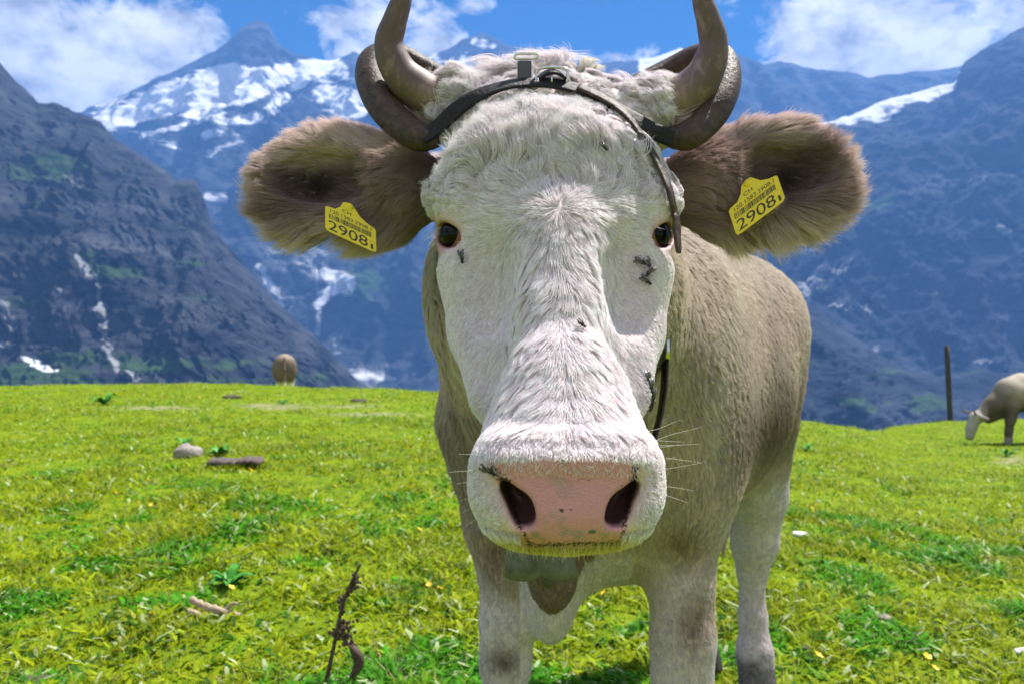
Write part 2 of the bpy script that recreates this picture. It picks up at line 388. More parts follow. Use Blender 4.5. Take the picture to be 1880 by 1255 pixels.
def mountain(name, ridge, d_ridge, d_base, z_base, m, label, crag=.10, nu=560, nv=230, seed=0., steep=1.0, snow=(), green=(), pale=(), rough_ridge=4., alt_snow=None):
    if NOBG: return
    ridge = np.array(ridge, float)
    px = np.linspace(ridge[0, 0], ridge[-1, 0], nu)
    py = np.interp(px, ridge[:, 0], ridge[:, 1])
    jag = (fbm(np.stack([px*.035+seed, 0*px+seed, 0*px], -1), 5, .6)-.5)*2*rough_ridge
    py = py+jag
    dr = np.interp(px, *zip(*d_ridge)) if isinstance(d_ridge, list) else np.full(nu, float(d_ridge))
    zr = (627.5-py)/FPX*dr
    vv = np.linspace(0, 1, nv)
    U, T = np.meshgrid(np.arange(nu), vv, indexing='ij')
    D = d_base+(dr[U]-d_base)*T
    Z = z_base+(zr[U]-z_base)*(T**steep)
    X = (px[U]-940)/FPX*D
    span = dr.mean()-d_base
    Q = np.stack([X/span*3.2+seed, Z/span*3.2, D/span*2.0+seed], -1)
    r1 = fbm(Q, 7, .60, True)-.6; r2 = fbm(Q*2.7+9, 6, .62)-.5
    gully = fbm(np.stack([X/span*11+seed+2*r2, Z/span*2.2, 0*X+seed], -1), 6, .6, True)-.6
    amp = np.sin(np.pi*np.clip(T, 0, 1))**.6
    shove = (r1*1.2+r2*.8+gully*1.2)*crag*span*amp
    D2 = D-shove; Z2 = Z+shove*.35
    X2 = X+(fbm(Q*2+30, 4)-.5)*crag*.5*span*amp
    front = np.stack([X2, D2, Z2+ZC], -1)
    # the far side, falling away behind the ridge
    Tb = np.linspace(.12, 1, 14); Ub, TB = np.meshgrid(np.arange(nu), Tb, indexing='ij')
    Db = dr[Ub]*(1+.35*TB); Zb = zr[Ub]-(zr[Ub]-z_base)*TB*1.0; Xb = (px[Ub]-940)/FPX*dr[Ub]
    back = np.stack([Xb, Db, Zb+ZC], -1)
    G = np.concatenate([front, back], 1); ncol = G.shape[1]
    v = G.reshape(-1, 3)
    i, j = np.meshgrid(np.arange(nu-1), np.arange(ncol-1), indexing='ij'); a = (i*ncol+j).ravel()
    f = np.stack([a, a+ncol, a+ncol+1, a+1], 1)
    me = mesh_np(name, v, f)
    qx, qy = project(v)
    wob = (fbm(np.stack([v[:, 0]/span*14, v[:, 2]/span*14, 0*v[:, 0]+seed], -1), 5, .6)-.5)
    wk = .4 if name == 'peak_mountain' else 1.0; wx = qx+wob*70*wk; wy = qy+wk*(fbm(np.stack([v[:, 0]/span*14+7, v[:, 2]/span*14, 0*v[:, 0]+seed], -1), 5, .6)-.5)*50
    sn = strokes(wx, wy, snow)
    if alt_snow: sn = np.maximum(sn, sstep(v[:, 2]+wob*span*.3, *alt_snow)*.75)
    vflt(me, 'snow', sn); vflt(me, 'green', strokes(wx, wy, green)); vflt(me, 'pale', strokes(wx, wy, pale))
    o = link(name, me, m); tag(o, label, 'mountain', kind='structure'); return o

rockL = rock_material('dark_cliff_rock', (.008, .010, .016), (.085, .092, .105), scale=1.6)
rockM = rock_material('far_blue_rock', (.012, .017, .030), (.085, .098, .120), scale=.8)
rockR = rock_material('massif_rock', (.008, .014, .028), (.065, .078, .108), green=(.06, .11, .05), scale=.8)

mountain('cliff_mountain', [(-900, -60), (-300, 10), (-120, 40), (0, 112), (30, 148), (70, 186), (100, 190), (140, 205), (185, 224), (215, 258), (255, 282), (300, 312), (325, 334), (358, 328), (372, 362),
         (395, 425), (440, 480), (500, 545), (560, 600), (610, 650), (660, 700), (740, 745), (900, 800)],
         [(-900, 2700), (370, 3300), (900, 3600)], 1900, -430, rockL, 'dark steep cliff mountain with green ledges on the left', crag=.16, seed=1.3, rough_ridge=7,
         green=[(90, 300, 110, 45, .75), (60, 380, 90, 40, .5), (215, 497, 75, 20, .85), (160, 480, 70, 25, .6), (330, 480, 60, 16, .6), (370, 545, 60, 22, .55), (300, 665, 140, 22, .8), (120, 660, 90, 30, .7), (60, 690, 160, 24, .9), (420, 670, 80, 18, .75), (480, 695, 200, 14, .7), (40, 550, 60, 26, .6), (260, 350, 60, 20, .45), (300, 420, 80, 16, .4), (150, 570, 50, 20, .4)],
         snow=[(35, 662, 100, 682, 5, 1.3)],
         pale=[(150, 482, 200, 600, 9, .75), (195, 560, 215, 640, 6, .8), (200, 640, 235, 690, 6, .95), (15, 560, 30, 600, 14, .7), (110, 290, 150, 360, 6, .5), (60, 640, 0, 630, 10, .6), (400, 560, 430, 600, 14, .4), (100, 520, 130, 620, 8, .5)])
mountain('peak_mountain', [(-700, 260), (-100, 235), (60, 205), (160, 205), (250, 165), (300, 140), (360, 112), (420, 80), (446, 52), (470, 36), (492, 46), (512, 82), (535, 100), (575, 108), (615, 112), (650, 96), (690, 110),
         (740, 122), (790, 108), (830, 84), (862, 70), (884, 56), (905, 66), (930, 84), (960, 90), (1000, 96), (1040, 110), (1100, 118), (1150, 112), (1200, 108), (1245, 88), (1290, 108), (1360, 100), (1400, 118), (1440, 115), (1500, 124), (1600, 140), (1800, 120), (2400, 160)],
         9500, 5200, -500, rockM, 'jagged far snow mountain ridge with pointed peak and glacier', crag=.13, seed=4.1, rough_ridge=7,
         snow=[(200, 218, 330, 185, 26, .95), (300, 175, 430, 140, 24, 1.05), (420, 150, 610, 118, 17, 1.1), (350, 205, 480, 160, 22, .9), (380, 250, 470, 215, 14, .75), (260, 250, 400, 215, 10, .7), (400, 225, 440, 245, 12, .7), (330, 270, 260, 250, 8, .6), (600, 170, 650, 200, 26, .95), (500, 200, 560, 150, 14, .8), (440, 190, 560, 130, 12, .85), (700, 160, 760, 130, 20, .8), (610, 120, 640, 150, 18, .7),
               (380, 362, 410, 366, 9, .9), (590, 500, 640, 520, 20, .8), (580, 560, 620, 520, 12, .7), (470, 480, 520, 560, 10, .6), (780, 90, 800, 115, 14, .8), (870, 75, 900, 82, 8, .8), (950, 120, 1000, 130, 16, .6), (1180, 120, 1250, 100, 12, .9), (830, 120, 860, 110, 14, .7), (640, 690, 720, 700, 16, .5), (380, 285, 500, 240, 7, .55)],
         pale=[(560, 500, 90, 60, .62), (500, 540, 40, 60, .62), (660, 690, 90, 30, .6), (585, 540, 580, 610, 7, .8), (480, 460, 60, 40, .5), (620, 640, 40, 60, .45)],
         green=[(670, 520, 60, 40, .8), (720, 590, 60, 40, .5)])
mountain('massif_mountain', [(900, 560), (1150, 430), (1330, 330), (1450, 262), (1500, 230), (1560, 214), (1620, 186), (1690, 168), (1752, 152), (1768, 118), (1800, 92), (1835, 72), (1870, 55), (1930, 30), (2100, -30), (2600, -120)],
         [(900, 7000), (1500, 6600), (2600, 5600)], 3600, -500, rockR, 'broad blue massif with a snow edged ridge on the right', crag=.12, seed=7.7, rough_ridge=6,
         snow=[(1420, 215, 1560, 205, 24, 1.05), (1560, 205, 1650, 178, 18, 1.1), (1650, 175, 1752, 148, 14, 1.1), (1752, 148, 1770, 128, 5, .8), (1500, 240, 1540, 215, 9, .7), (1390, 250, 1460, 215, 12, .7)],
         pale=[(1520, 520, 60, 60, .56), (1560, 560, 50, 40, .6), (1480, 470, 40, 40, .5), (1830, 420, 1880, 470, 9, .7), (1790, 340, 40, 25, .42), (1640, 530, 20, 12, .6), (1700, 300, 60, 30, .35), (1860, 300, 40, 60, .4), (1600, 650, 70, 14, .4), (1780, 660, 50, 6, .7)],
         green=[(1620, 380, 60, 25, .6), (1690, 400, 50, 22, .55), (1560, 440, 40, 30, .45), (1780, 380, 50, 22, .45), (1860, 360, 30, 40, .5), (1840, 500, 60, 30, .35)])
mountain('forest_slope', [(900, 760), (1200, 640), (1400, 560), (1490, 556), (1540, 600), (1600, 640), (1660, 675), (1720, 690), (1800, 680), (1900, 690), (2100, 640), (2500, 560)],
         3300, 1900, -420, rockR, 'dark forested valley slope with pale clearings on the right', crag=.10, seed=12.2, nu=300, nv=90, rough_ridge=5,
         green=[(1560, 740, 60, 20, .95), (1500, 660, 30, 14, .7), (1610, 690, 50, 10, .6), (1700, 735, 60, 22, .8), (1790, 690, 40, 10, .6), (1850, 720, 60, 20, .6), (1490, 700, 60, 14, .4)],
         pale=[(1720, 730, 25, 12, .5), (1760, 676, 30, 5, .6), (1550, 722, 20, 5, .4)])

def build_valley():
    v, f = [], []
    xs = np.linspace(-22000, 22000, 45); ys = np.linspace(60, 30000, 45)
    X, Y = np.meshgrid(xs, ys, indexing='ij'); Z = -30-400*sstep(Y, 60, 1400)-60*fbm(np.stack([X/900, Y/900, 0*X], -1), 4)+0*X
    n = X.shape[1]; v = np.stack([X, Y, Z], -1).reshape(-1, 3)
    i, j = np.meshgrid(np.arange(44), np.arange(44), indexing='ij'); a = (i*n+j).ravel()
    me = mesh_np('valley_floor', v, np.stack([a, a+n, a+n+1, a+1], 1))
    o = link('valley_floor', me, plain('valley_turf', (.06, .09, .035), .95, var=.5, bscale=.004)); tag(o, 'deep green valley floor far below the meadow', 'valley', kind='structure')
build_valley()
def build_haze():
    v = np.array([(x, y, z) for x in (-26000, 26000) for y in (-400, 34000) for z in (-620, 3400)], float)
    f = np.array([(0, 1, 3, 2), (4, 6, 7, 5), (0, 4, 5, 1), (2, 3, 7, 6), (0, 2, 6, 4), (1, 5, 7, 3)])
    me = mesh_np('haze', v, f); m = bpy.data.materials.new('haze_air'); m.use_nodes = True; nt = m.node_tree; nt.nodes.clear()
    out = nt.nodes.new('ShaderNodeOutputMaterial'); p = nt.nodes.new('ShaderNodeVolumePrincipled')
    p.inputs['Color'].default_value = (.16, .40, 1.0, 1); p.inputs['Density'].default_value = 7.5e-5; p.inputs['Anisotropy'].default_value = 0.1
    nt.links.new(p.outputs[0], out.inputs['Volume'])
    o = link('haze', me, m, smooth=False); tag(o, 'thin blue mountain air between the meadow and the peaks', 'haze', kind='stuff')
build_haze()

# ================================================================== implicit surfaces
class Field:
    def __init__(s, xs, ys, zs):
        s.x, s.y, s.z = (np.asarray(a, np.float32) for a in (xs, ys, zs)); s.F = np.full((len(xs), len(ys), len(zs)), .25, np.float32)
    def box(s, lo, hi):
        r = []
        for a, l, h in zip((s.x, s.y, s.z), lo, hi):
            r.append(slice(max(0, int(np.searchsorted(a, l))-1), min(len(a), int(np.searchsorted(a, h))+1)))
        return tuple(r), s.x[r[0]][:, None, None], s.y[r[1]][None, :, None], s.z[r[2]][None, None, :]
    def put(s, sl, d, k, op='add'):
        F = s.F[sl]; d = d.astype(np.float32)
        if op == 'add':
            h = np.maximum(k-np.abs(F-d), 0)/max(k, 1e-6); s.F[sl] = np.minimum(F, d)-h*h*k*.25
        else:
            d = -d; h = np.maximum(k-np.abs(F-d), 0)/max(k, 1e-6); s.F[sl] = np.maximum(F, d)+h*h*k*.25
    def ell(s, c, r, k=.02, M=None, op='add'):
        c = np.asarray(c, float); r = np.broadcast_to(np.asarray(r, float), (3,)); m = r.max()+k+.03
        sl, x, y, z = s.box(c-m, c+m)
        if 0 in s.F[sl].shape: return
        x = x-c[0]; y = y-c[1]; z = z-c[2]
        if M is not None:
            M = np.asarray(M); a = M[0, 0]*x+M[0, 1]*y+M[0, 2]*z; b = M[1, 0]*x+M[1, 1]*y+M[1, 2]*z; e = M[2, 0]*x+M[2, 1]*y+M[2, 2]*z
        else: a, b, e = x, y, z
        k0 = np.sqrt((a/r[0])**2+(b/r[1])**2+(e/r[2])**2); k1 = np.sqrt((a/r[0]**2)**2+(b/r[1]**2)**2+(e/r[2]**2)**2)
        s.put(sl, k0*(k0-1)/np.maximum(k1, 1e-5), k, op)
    def cone(s, p, q, ra, rb, k=.02, op='add'):
        p = np.asarray(p, float); q = np.asarray(q, float); m = max(ra, rb)+k+.03
        sl, x, y, z = s.box(np.minimum(p, q)-m, np.maximum(p, q)+m)
        if 0 in s.F[sl].shape: return
        d = q-p; L2 = float(d@d)
        t = np.clip(((x-p[0])*d[0]+(y-p[1])*d[1]+(z-p[2])*d[2])/L2, 0, 1)
        D = np.sqrt((x-p[0]-t*d[0])**2+(y-p[1]-t*d[1])**2+(z-p[2]-t*d[2])**2)-(ra+(rb-ra)*t)
        s.put(sl, D, k, op)
    def chain(s, pts, rad, k=.02, op='add'):
        for a, b, ra, rb in zip(pts[:-1], pts[1:], rad[:-1], rad[1:]): s.cone(a, b, ra, rb, k, op)
    def mesh(s, name):
        F = s.F; S = F < 0; nx, ny, nz = F.shape
        c = S[:-1, :-1, :-1].astype(np.int8)
        for o in ((1,0,0),(0,1,0),(0,0,1),(1,1,0),(1,0,1),(0,1,1),(1,1,1)):
            c = c+S[o[0]:nx-1+o[0], o[1]:ny-1+o[1], o[2]:nz-1+o[2]]
        act = (c > 0) & (c < 8); I, J, K = np.nonzero(act)
        idx = np.full(act.shape, -1, np.int32); idx[I, J, K] = np.arange(len(I))
        cor = [(a, b, d) for a in (0, 1) for b in (0, 1) for d in (0, 1)]
        val = {o: F[I+o[0], J+o[1], K+o[2]].astype(float) for o in cor}
        pos = {o: np.stack([s.x[I+o[0]], s.y[J+o[1]], s.z[K+o[2]]], 1).astype(float) for o in cor}
        acc = np.zeros((len(I), 3)); cnt = np.zeros(len(I))
        for o in cor:
            for ax in range(3):
                if o[ax]: continue
                p = list(o); p[ax] = 1; p = tuple(p); a, b = val[o], val[p]; m = (a < 0) != (b < 0)
                t = np.where(m, a/np.where(m, a-b, 1), 0)
                acc += np.where(m[:, None], pos[o]+(pos[p]-pos[o])*t[:, None], 0); cnt += m
        v = acc/cnt[:, None]
        faces = []
        for ax in range(3):
            sh = [slice(1, -1)]*3; sh2 = [slice(1, -1)]*3; sh[ax] = slice(0, -1); sh2[ax] = slice(1, None)
            A = S[tuple(sh)]; B = S[tuple(sh2)]; ch = np.nonzero(A != B)
            q = [ch[0]+(ax != 0), ch[1]+(ax != 1), ch[2]+(ax != 2)]
            u, w = [(1, 2), (2, 0), (0, 1)][ax]
            def cell(du, dw):
                z = [q[0].copy(), q[1].copy(), q[2].copy()]; z[u] = z[u]-du; z[w] = z[w]-dw; return idx[z[0], z[1], z[2]]
            f = np.stack([cell(1, 1), cell(0, 1), cell(0, 0), cell(1, 0)], 1)
            flip = ~A[ch]; f[flip] = f[flip][:, ::-1]; faces.append(f)
        return v, np.concatenate(faces)
def axis(*segs):
    a = [np.linspace(l, h, max(2, int(round((h-l)/st))+1)) for l, h, st in segs]
    return np.unique(np.concatenate(a).round(5))
def curve(x, tab):
    """smooth monotone-ish table lookup"""
    t = np.array(tab, float); xx = np.linspace(t[0, 0], t[-1, 0], 400); yy = np.interp(xx, t[:, 0], t[:, 1])
    k = np.hanning(41); k /= k.sum(); yp = np.convolve(np.pad(yy, 20, mode='edge'), k, 'valid'); return np.interp(x, xx, yp)

# ================================================================== the cow
HA = np.array([.88, .30+ZC]); HD = np.array([-.53, -.848]); HN = np.array([-.848, .53])
def head_sh(y, z):
    ry = y-HA[0]; rz = z-HA[1]; return ry*HD[0]+rz*HD[1], ry*HN[0]+rz*HN[1]
def hpt(u, s, h):
    return np.array([X0+u, HA[0]+s*HD[0]+h*HN[0], HA[1]+s*HD[1]+h*HN[1]])
T_TOP = [(-.06, -.09), (-.03, -.045), (0, -.014), (.06, .000), (.145, .005), (.208, .000), (.26, -.007), (.32, -.012), (.385, -.009), (.437, .000), (.50, .00)]
T_BOT = [(-.06, -.14), (0, -.18), (.1, -.215), (.2, -.235), (.28, -.215), (.36, -.165), (.43, -.135), (.52, -.10)]
T_W = [(-.06, .040), (-.03, .060), (0, .078), (.0365, .096), (.094, .112), (.15, .114), (.2075, .113), (.25, .105), (.307, .091), (.345, .081), (.381, .072), (.407, .067), (.45, .066), (.52, .05)]
T_C = [(-.06, -.11), (0, -.07), (.05, -.06), (.15, -.078), (.25, -.096), (.31, -.098), (.38, -.075), (.41, -.06), (.52, -.05)]
T_P = [(-.06, 2.0), (0, 2.3), (.1, 2.7), (.17, 2.45), (.22, 1.95), (.28, 1.6), (.36, 1.6), (.44, 1.9), (.52, 2.0)]
EYE = [hpt(-.099, .186, -.060), hpt(.099, .186, -.060)]
EYE_DIR = [nrm(np.array([-.62, -.78, .04])), nrm(np.array([.62, -.78, .04]))]
def ear_frame(sg):
    tip = V(492, 325, .915) if sg < 0 else V(1540, 303, .925)
    base = V(785, 345, .955) if sg < 0 else V(1243, 345, .965)
    e1 = nrm(tip-base); e3 = np.array([0, -1.0, .12]); e3 = nrm(e3-e1*(e3@e1)); e2 = np.cross(e3, e1)*(-1)
    if e2[2] < 0: e2 = -e2
    return base, tip, e1, e2, e3
EARS = [ear_frame(-1), ear_frame(1)]

def build_cow_field():
    f = Field(axis((-.36, -.10, .0055), (-.10, .19, .0027), (.19, .46, .0055), (.46, 1.02, .013)),
              axis((.555, .86, .0027), (.86, .98, .005), (.98, 2.72, .014)),
              axis((-.10, .70, .013), (.70, .78, .006), (.78, 1.22, .0027), (1.22, 1.33, .004)))
    # ---- torso, lofted along its own axis
    a = np.array([math.sin(math.radians(24)), math.cos(math.radians(24))]); o = np.array([.10, 1.40])
    sl, x, y, z = f.box((-.5, 1.0, ZC-.7), (1.2, 2.75, ZC+.6))
    t = (x-o[0])*a[0]+(y-o[1])*a[1]; w = (x-o[0])*a[1]-(y-o[1])*a[0]
    hw = curve(t, [(-.14, .05), (-.06, .13), (0, .185), (.12, .235), (.32, .29), (.55, .335), (.75, .325), (.92, .27), (1.02, .2), (1.1, .08)])
    tp = curve(t, [(-.14, -.05), (-.05, .08), (.05, .17), (.2, .24), (.4, .27), (.65, .275), (.84, .255), (.96, .19), (1.04, .10), (1.1, .0)])+ZC
    bt = curve(t, [(-.14, -.14), (-.05, -.27), (.06, -.37), (.25, -.40), (.55, -.41), (.75, -.37), (.9, -.31), (1.0, -.24), (1.1, -.06)])+ZC
    ce = (tp+bt)*.5-.02; up = np.where(z > ce, tp-ce, ce-bt); up = np.maximum(up, .03); hw = np.maximum(hw, .03)
    pz = np.where(z > ce, 2.0, 2.3); r = ((np.abs(w)/hw)**pz+(np.abs(z-ce)/up)**pz)**(1/pz)
    d = np.where((t < -.14) | (t > 1.1), .25, (r-1)*np.minimum(hw, up)*.8); f.put(sl, d, .02)
    # hip points, shoulders, neck
    f.ell(R(.60, 2.02, .05), (.10, .14, .10), .14)
    f.ell(R(.085, 1.52, -.10), (.165, .19, .28), .12); f.ell(R(.275, 1.47, -.13), (.105, .19, .27), .18)
    f.chain([R(X0, .98, .10), R(.06, 1.15, .06), R(.10, 1.42, .02)], [.115, .145, .20], .16)
    f.chain([R(X0, .99, .02), R(.055, 1.16, -.08), R(.08, 1.40, -.15)], [.085, .10, .16], .08)
    # dewlap and brisket
    f.chain([R(.052, 1.12, -.16), R(.058, 1.24, -.27), R(.065, 1.27, -.375)], [.045, .045, .030], .05)
    f.ell(R(.064, 1.285, -.36), (.036, .07, .075), .03)
    f.ell(R(.068, 1.42, -.45), (.046, .070, .085), .05); f.ell(R(.10, 1.48, -.34), (.10, .13, .10), .08)
    # front legs
    f.chain([R(-.025, 1.50, -.16), R(-.018, 1.475, -.34), R(-.012, 1.46, -.42), R(-.009, 1.45, -.51), R(-.012, 1.455, -.585), R(-.014, 1.455, -.66), R(-.014, 1.45, -.80), R(-.014, 1.44, -.85), R(-.014, 1.42, -.91)],
            [.115, .064, .044, .043, .041, .030, .028, .035, .038], .035)
    f.chain([R(.275, 1.43, -.16), R(.29, 1.41, -.31), R(.295, 1.39, -.42), R(.295, 1.375, -.51), R(.293, 1.375, -.58), R(.292, 1.375, -.66), R(.292, 1.37, -.80), R(.292, 1.36, -.85), R(.292, 1.34, -.91)],
            [.095, .070, .052, .051, .047, .034, .031, .038, .041], .03)
    # hind legs
    f.ell(R(.60, 2.14, -.10), (.15, .20, .24), .08); f.ell(R(.40, 2.26, -.10), (.14, .20, .24), .08)
    f.chain([R(.64, 2.13, -.22), R(.675, 2.18, -.42), R(.672, 2.21, -.56), R(.668, 2.215, -.635), R(.668, 2.21, -.76), R(.670, 2.20, -.855), R(.672, 2.18, -.94)],
            [.118, .072, .060, .037, .034, .045, .052], .03)
    f.chain([R(.44, 2.28, -.22), R(.50, 2.40, -.42), R(.545, 2.44, -.56), R(.555, 2.43, -.64), R(.56, 2.42, -.78), R(.56, 2.41, -.87), R(.56, 2.39, -.94)],
            [.118, .072, .058, .037, .034, .043, .048], .03)
    f.chain([R(.55, 2.42, .12), R(.60, 2.47, .0), R(.635, 2.46, -.25), R(.642, 2.45, -.45), R(.648, 2.45, -.55), R(.652, 2.45, -.66)], [.035, .025, .018, .020, .028, .008], .02)
    # ---- head loft
    sl, x, y, z = f.box((X0-.22, .54, ZC-.3), (X0+.22, 1.15, ZC+.42))
    s, h = head_sh(y, z); u = np.abs(x-X0)
    tp = curve(s, T_TOP); bt = curve(s, T_BOT); hw = curve(s, T_W); ce = curve(s, T_C); pw = curve(s, T_P)
    vr = np.where(h > ce, (h-ce)/np.maximum(tp-ce, .01), (ce-h)/np.maximum(ce-bt, .01))
    pp = np.where(h > ce, pw, 2.2)
    r = ((u/hw)**pp+np.maximum(vr, 0)**pp)**(1/pp)
    d = (r-1)*np.minimum(hw, .06)*.75
    d = np.maximum(d, np.maximum(-s-.045, s-.47)); f.put(sl, d, .02)
    # bridge of the nose
    f.chain([hpt(0, .21, -.040), hpt(0, .30, -.046), hpt(0, .36, -.046), hpt(0, .42, -.042)], [.040, .034, .036, .044], .022)
    f.cone(hpt(0, .37, -.040), R(X0, .650, -.098), .034, .034, .03)
    for sg in (-1, 1): f.cone(hpt(sg*.012, .385, -.038), hpt(sg*.038, .455, -.036), .031, .033, .03)
    for sg, tgt in ((-1, V(838, 200, .912)), (1, V(1200, 210, .912))): f.cone(hpt(sg*.05, .02, -.07), tgt, .042, .034, .03)
    # forehead dome and poll
    f.ell(hpt(0, .10, -.055), (.095, .055, .055), .03); f.ell(hpt(0, -.005, -.075), (.085, .055, .055), .03)
    for sg, e, ed in ((-1, EYE[0], EYE_DIR[0]), (1, EYE[1], EYE_DIR[1])):
        f.chain([hpt(sg*.083, .118, -.035), hpt(sg*.104, .150, -.048), hpt(sg*.098, .165, -.038)], [.024, .021, .019], .02)     # brow
        f.chain([hpt(sg*.095, .225, -.075), hpt(sg*.084, .285, -.096), hpt(sg*.068, .36, -.082)], [.018, .012, .009], .03)   # cheek crest
        f.ell(hpt(sg*.066, .262, -.030), (.020, .020, .045), .03, op='cut')                  # hollow beside the bridge
        f.ell(hpt(sg*.070, .335, -.030), (.020, .016, .055), .03, op='cut')
        f.ell(e, .0262, .010)                                                                 # lids
        side = nrm(np.cross(ed, [0, 0, 1])); upv = np.cross(side, ed)
        tilt = .35*sg
        s2 = side*math.cos(tilt)+upv*math.sin(tilt)*-1; u2 = nrm(np.cross(s2, ed)); u2 = u2 if u2[2] > 0 else -u2
        f.ell(e+ed*.022-u2*.0022, (.0205, .0122, .022), .004, M=[s2, u2, ed], op='cut')
    # ---- muzzle
    sl, x, y, z = f.box((X0-.13, .56, ZC-.22), (X0+.13, .82, ZC-.02))
    k0 = (np.abs((x-X0)/(.0742+.75*np.minimum(ZC-.098-z, 0)))**3+np.abs((y-.690)/.086)**2.4+np.abs((z-ZC+.116)/.0490)**2.5)**(1/2.7)
    f.put(sl, (k0-1)*.05, .012)
    for sg in (-1, 1):
        f.ell(R(X0+.001+sg*.040, .672, -.118), (.0370, .060, .047), .012)
        f.ell(R(X0+.001+sg*.0425, .680, -.126), (.035, .060, .036), .012)
        f.ell(R(X0+sg*.036, .648, -.092), (.032, .036, .020), .02)       # wing above the nostril
    f.chain([R(X0-.038, .630, -.095), R(X0, .622, -.095), R(X0+.038, .630, -.095)], [.016, .019, .016], .018)
    f.ell(R(X0, .638, -.118), (.044, .036, .042), .010)                   # nose pad
    f.ell(R(X0, .705, -.145), (.060, .075, .034), .02)                    # lower lip and chin
    # flat front of the muzzle
    sl, x, y, z = f.box((X0-.12, .53, ZC-.22), (X0+.12, .70, ZC-.04))
    zz = z-ZC; front = np.where(zz > -.087, .5985+(zz+.087)*1.1, np.where(zz > -.104, .5985+(-.087-zz)*.42, .6056+np.maximum(-.135-zz, 0)*.35))+((x-X0)/.075)**2*.018
    f.put(sl, (y-front)+0*x, .006, 'cut')
    # nostrils
    for sg in (-1, 1):
        c = R(X0+sg*.0410, .612, -.124)
        q = nrm(np.array([sg*.62, 0, .78])); M = np.array([np.cross(q, [0, 1, 0]), [0, 1, 0], q])
        f.ell(c+np.array([0, .010, 0]), (.0078, .030, .0205), .006, M=M, op='cut')
        f.ell(R(X0+sg*.0375, .622, -.130), (.0085, .020, .013), .007, op='cut')
        pts = [R(X0+sg*.0600, .609, -.0965), R(X0+sg*.0555, .612, -.108), R(X0+sg*.0495, .612, -.125), R(X0+sg*.0440, .612, -.140), R(X0+sg*.036, .611, -.1525)]
        f.chain(pts, [.0030, .0040, .0042, .0036, .0020], .004, 'cut')
    # ---- ears
    for (b, tp, e1, e2, e3) in EARS:
        L = np.linalg.norm(tp-b); M = np.array([e1, e2, e3]); c = b+e1*L*.50
        f.chain([b-e1*.035+e3*-.01, b+e1*.03, b+e1*.07], [.034, .036, .034], .02)
        f.ell(c-e2*.004, (L*.56, .060, .027), .02, M=M)
        f.ell(b+e1*L*.66+e3*.018-e2*.002, (L*.33, .036, .029), .012, M=M, op='cut')
    return f

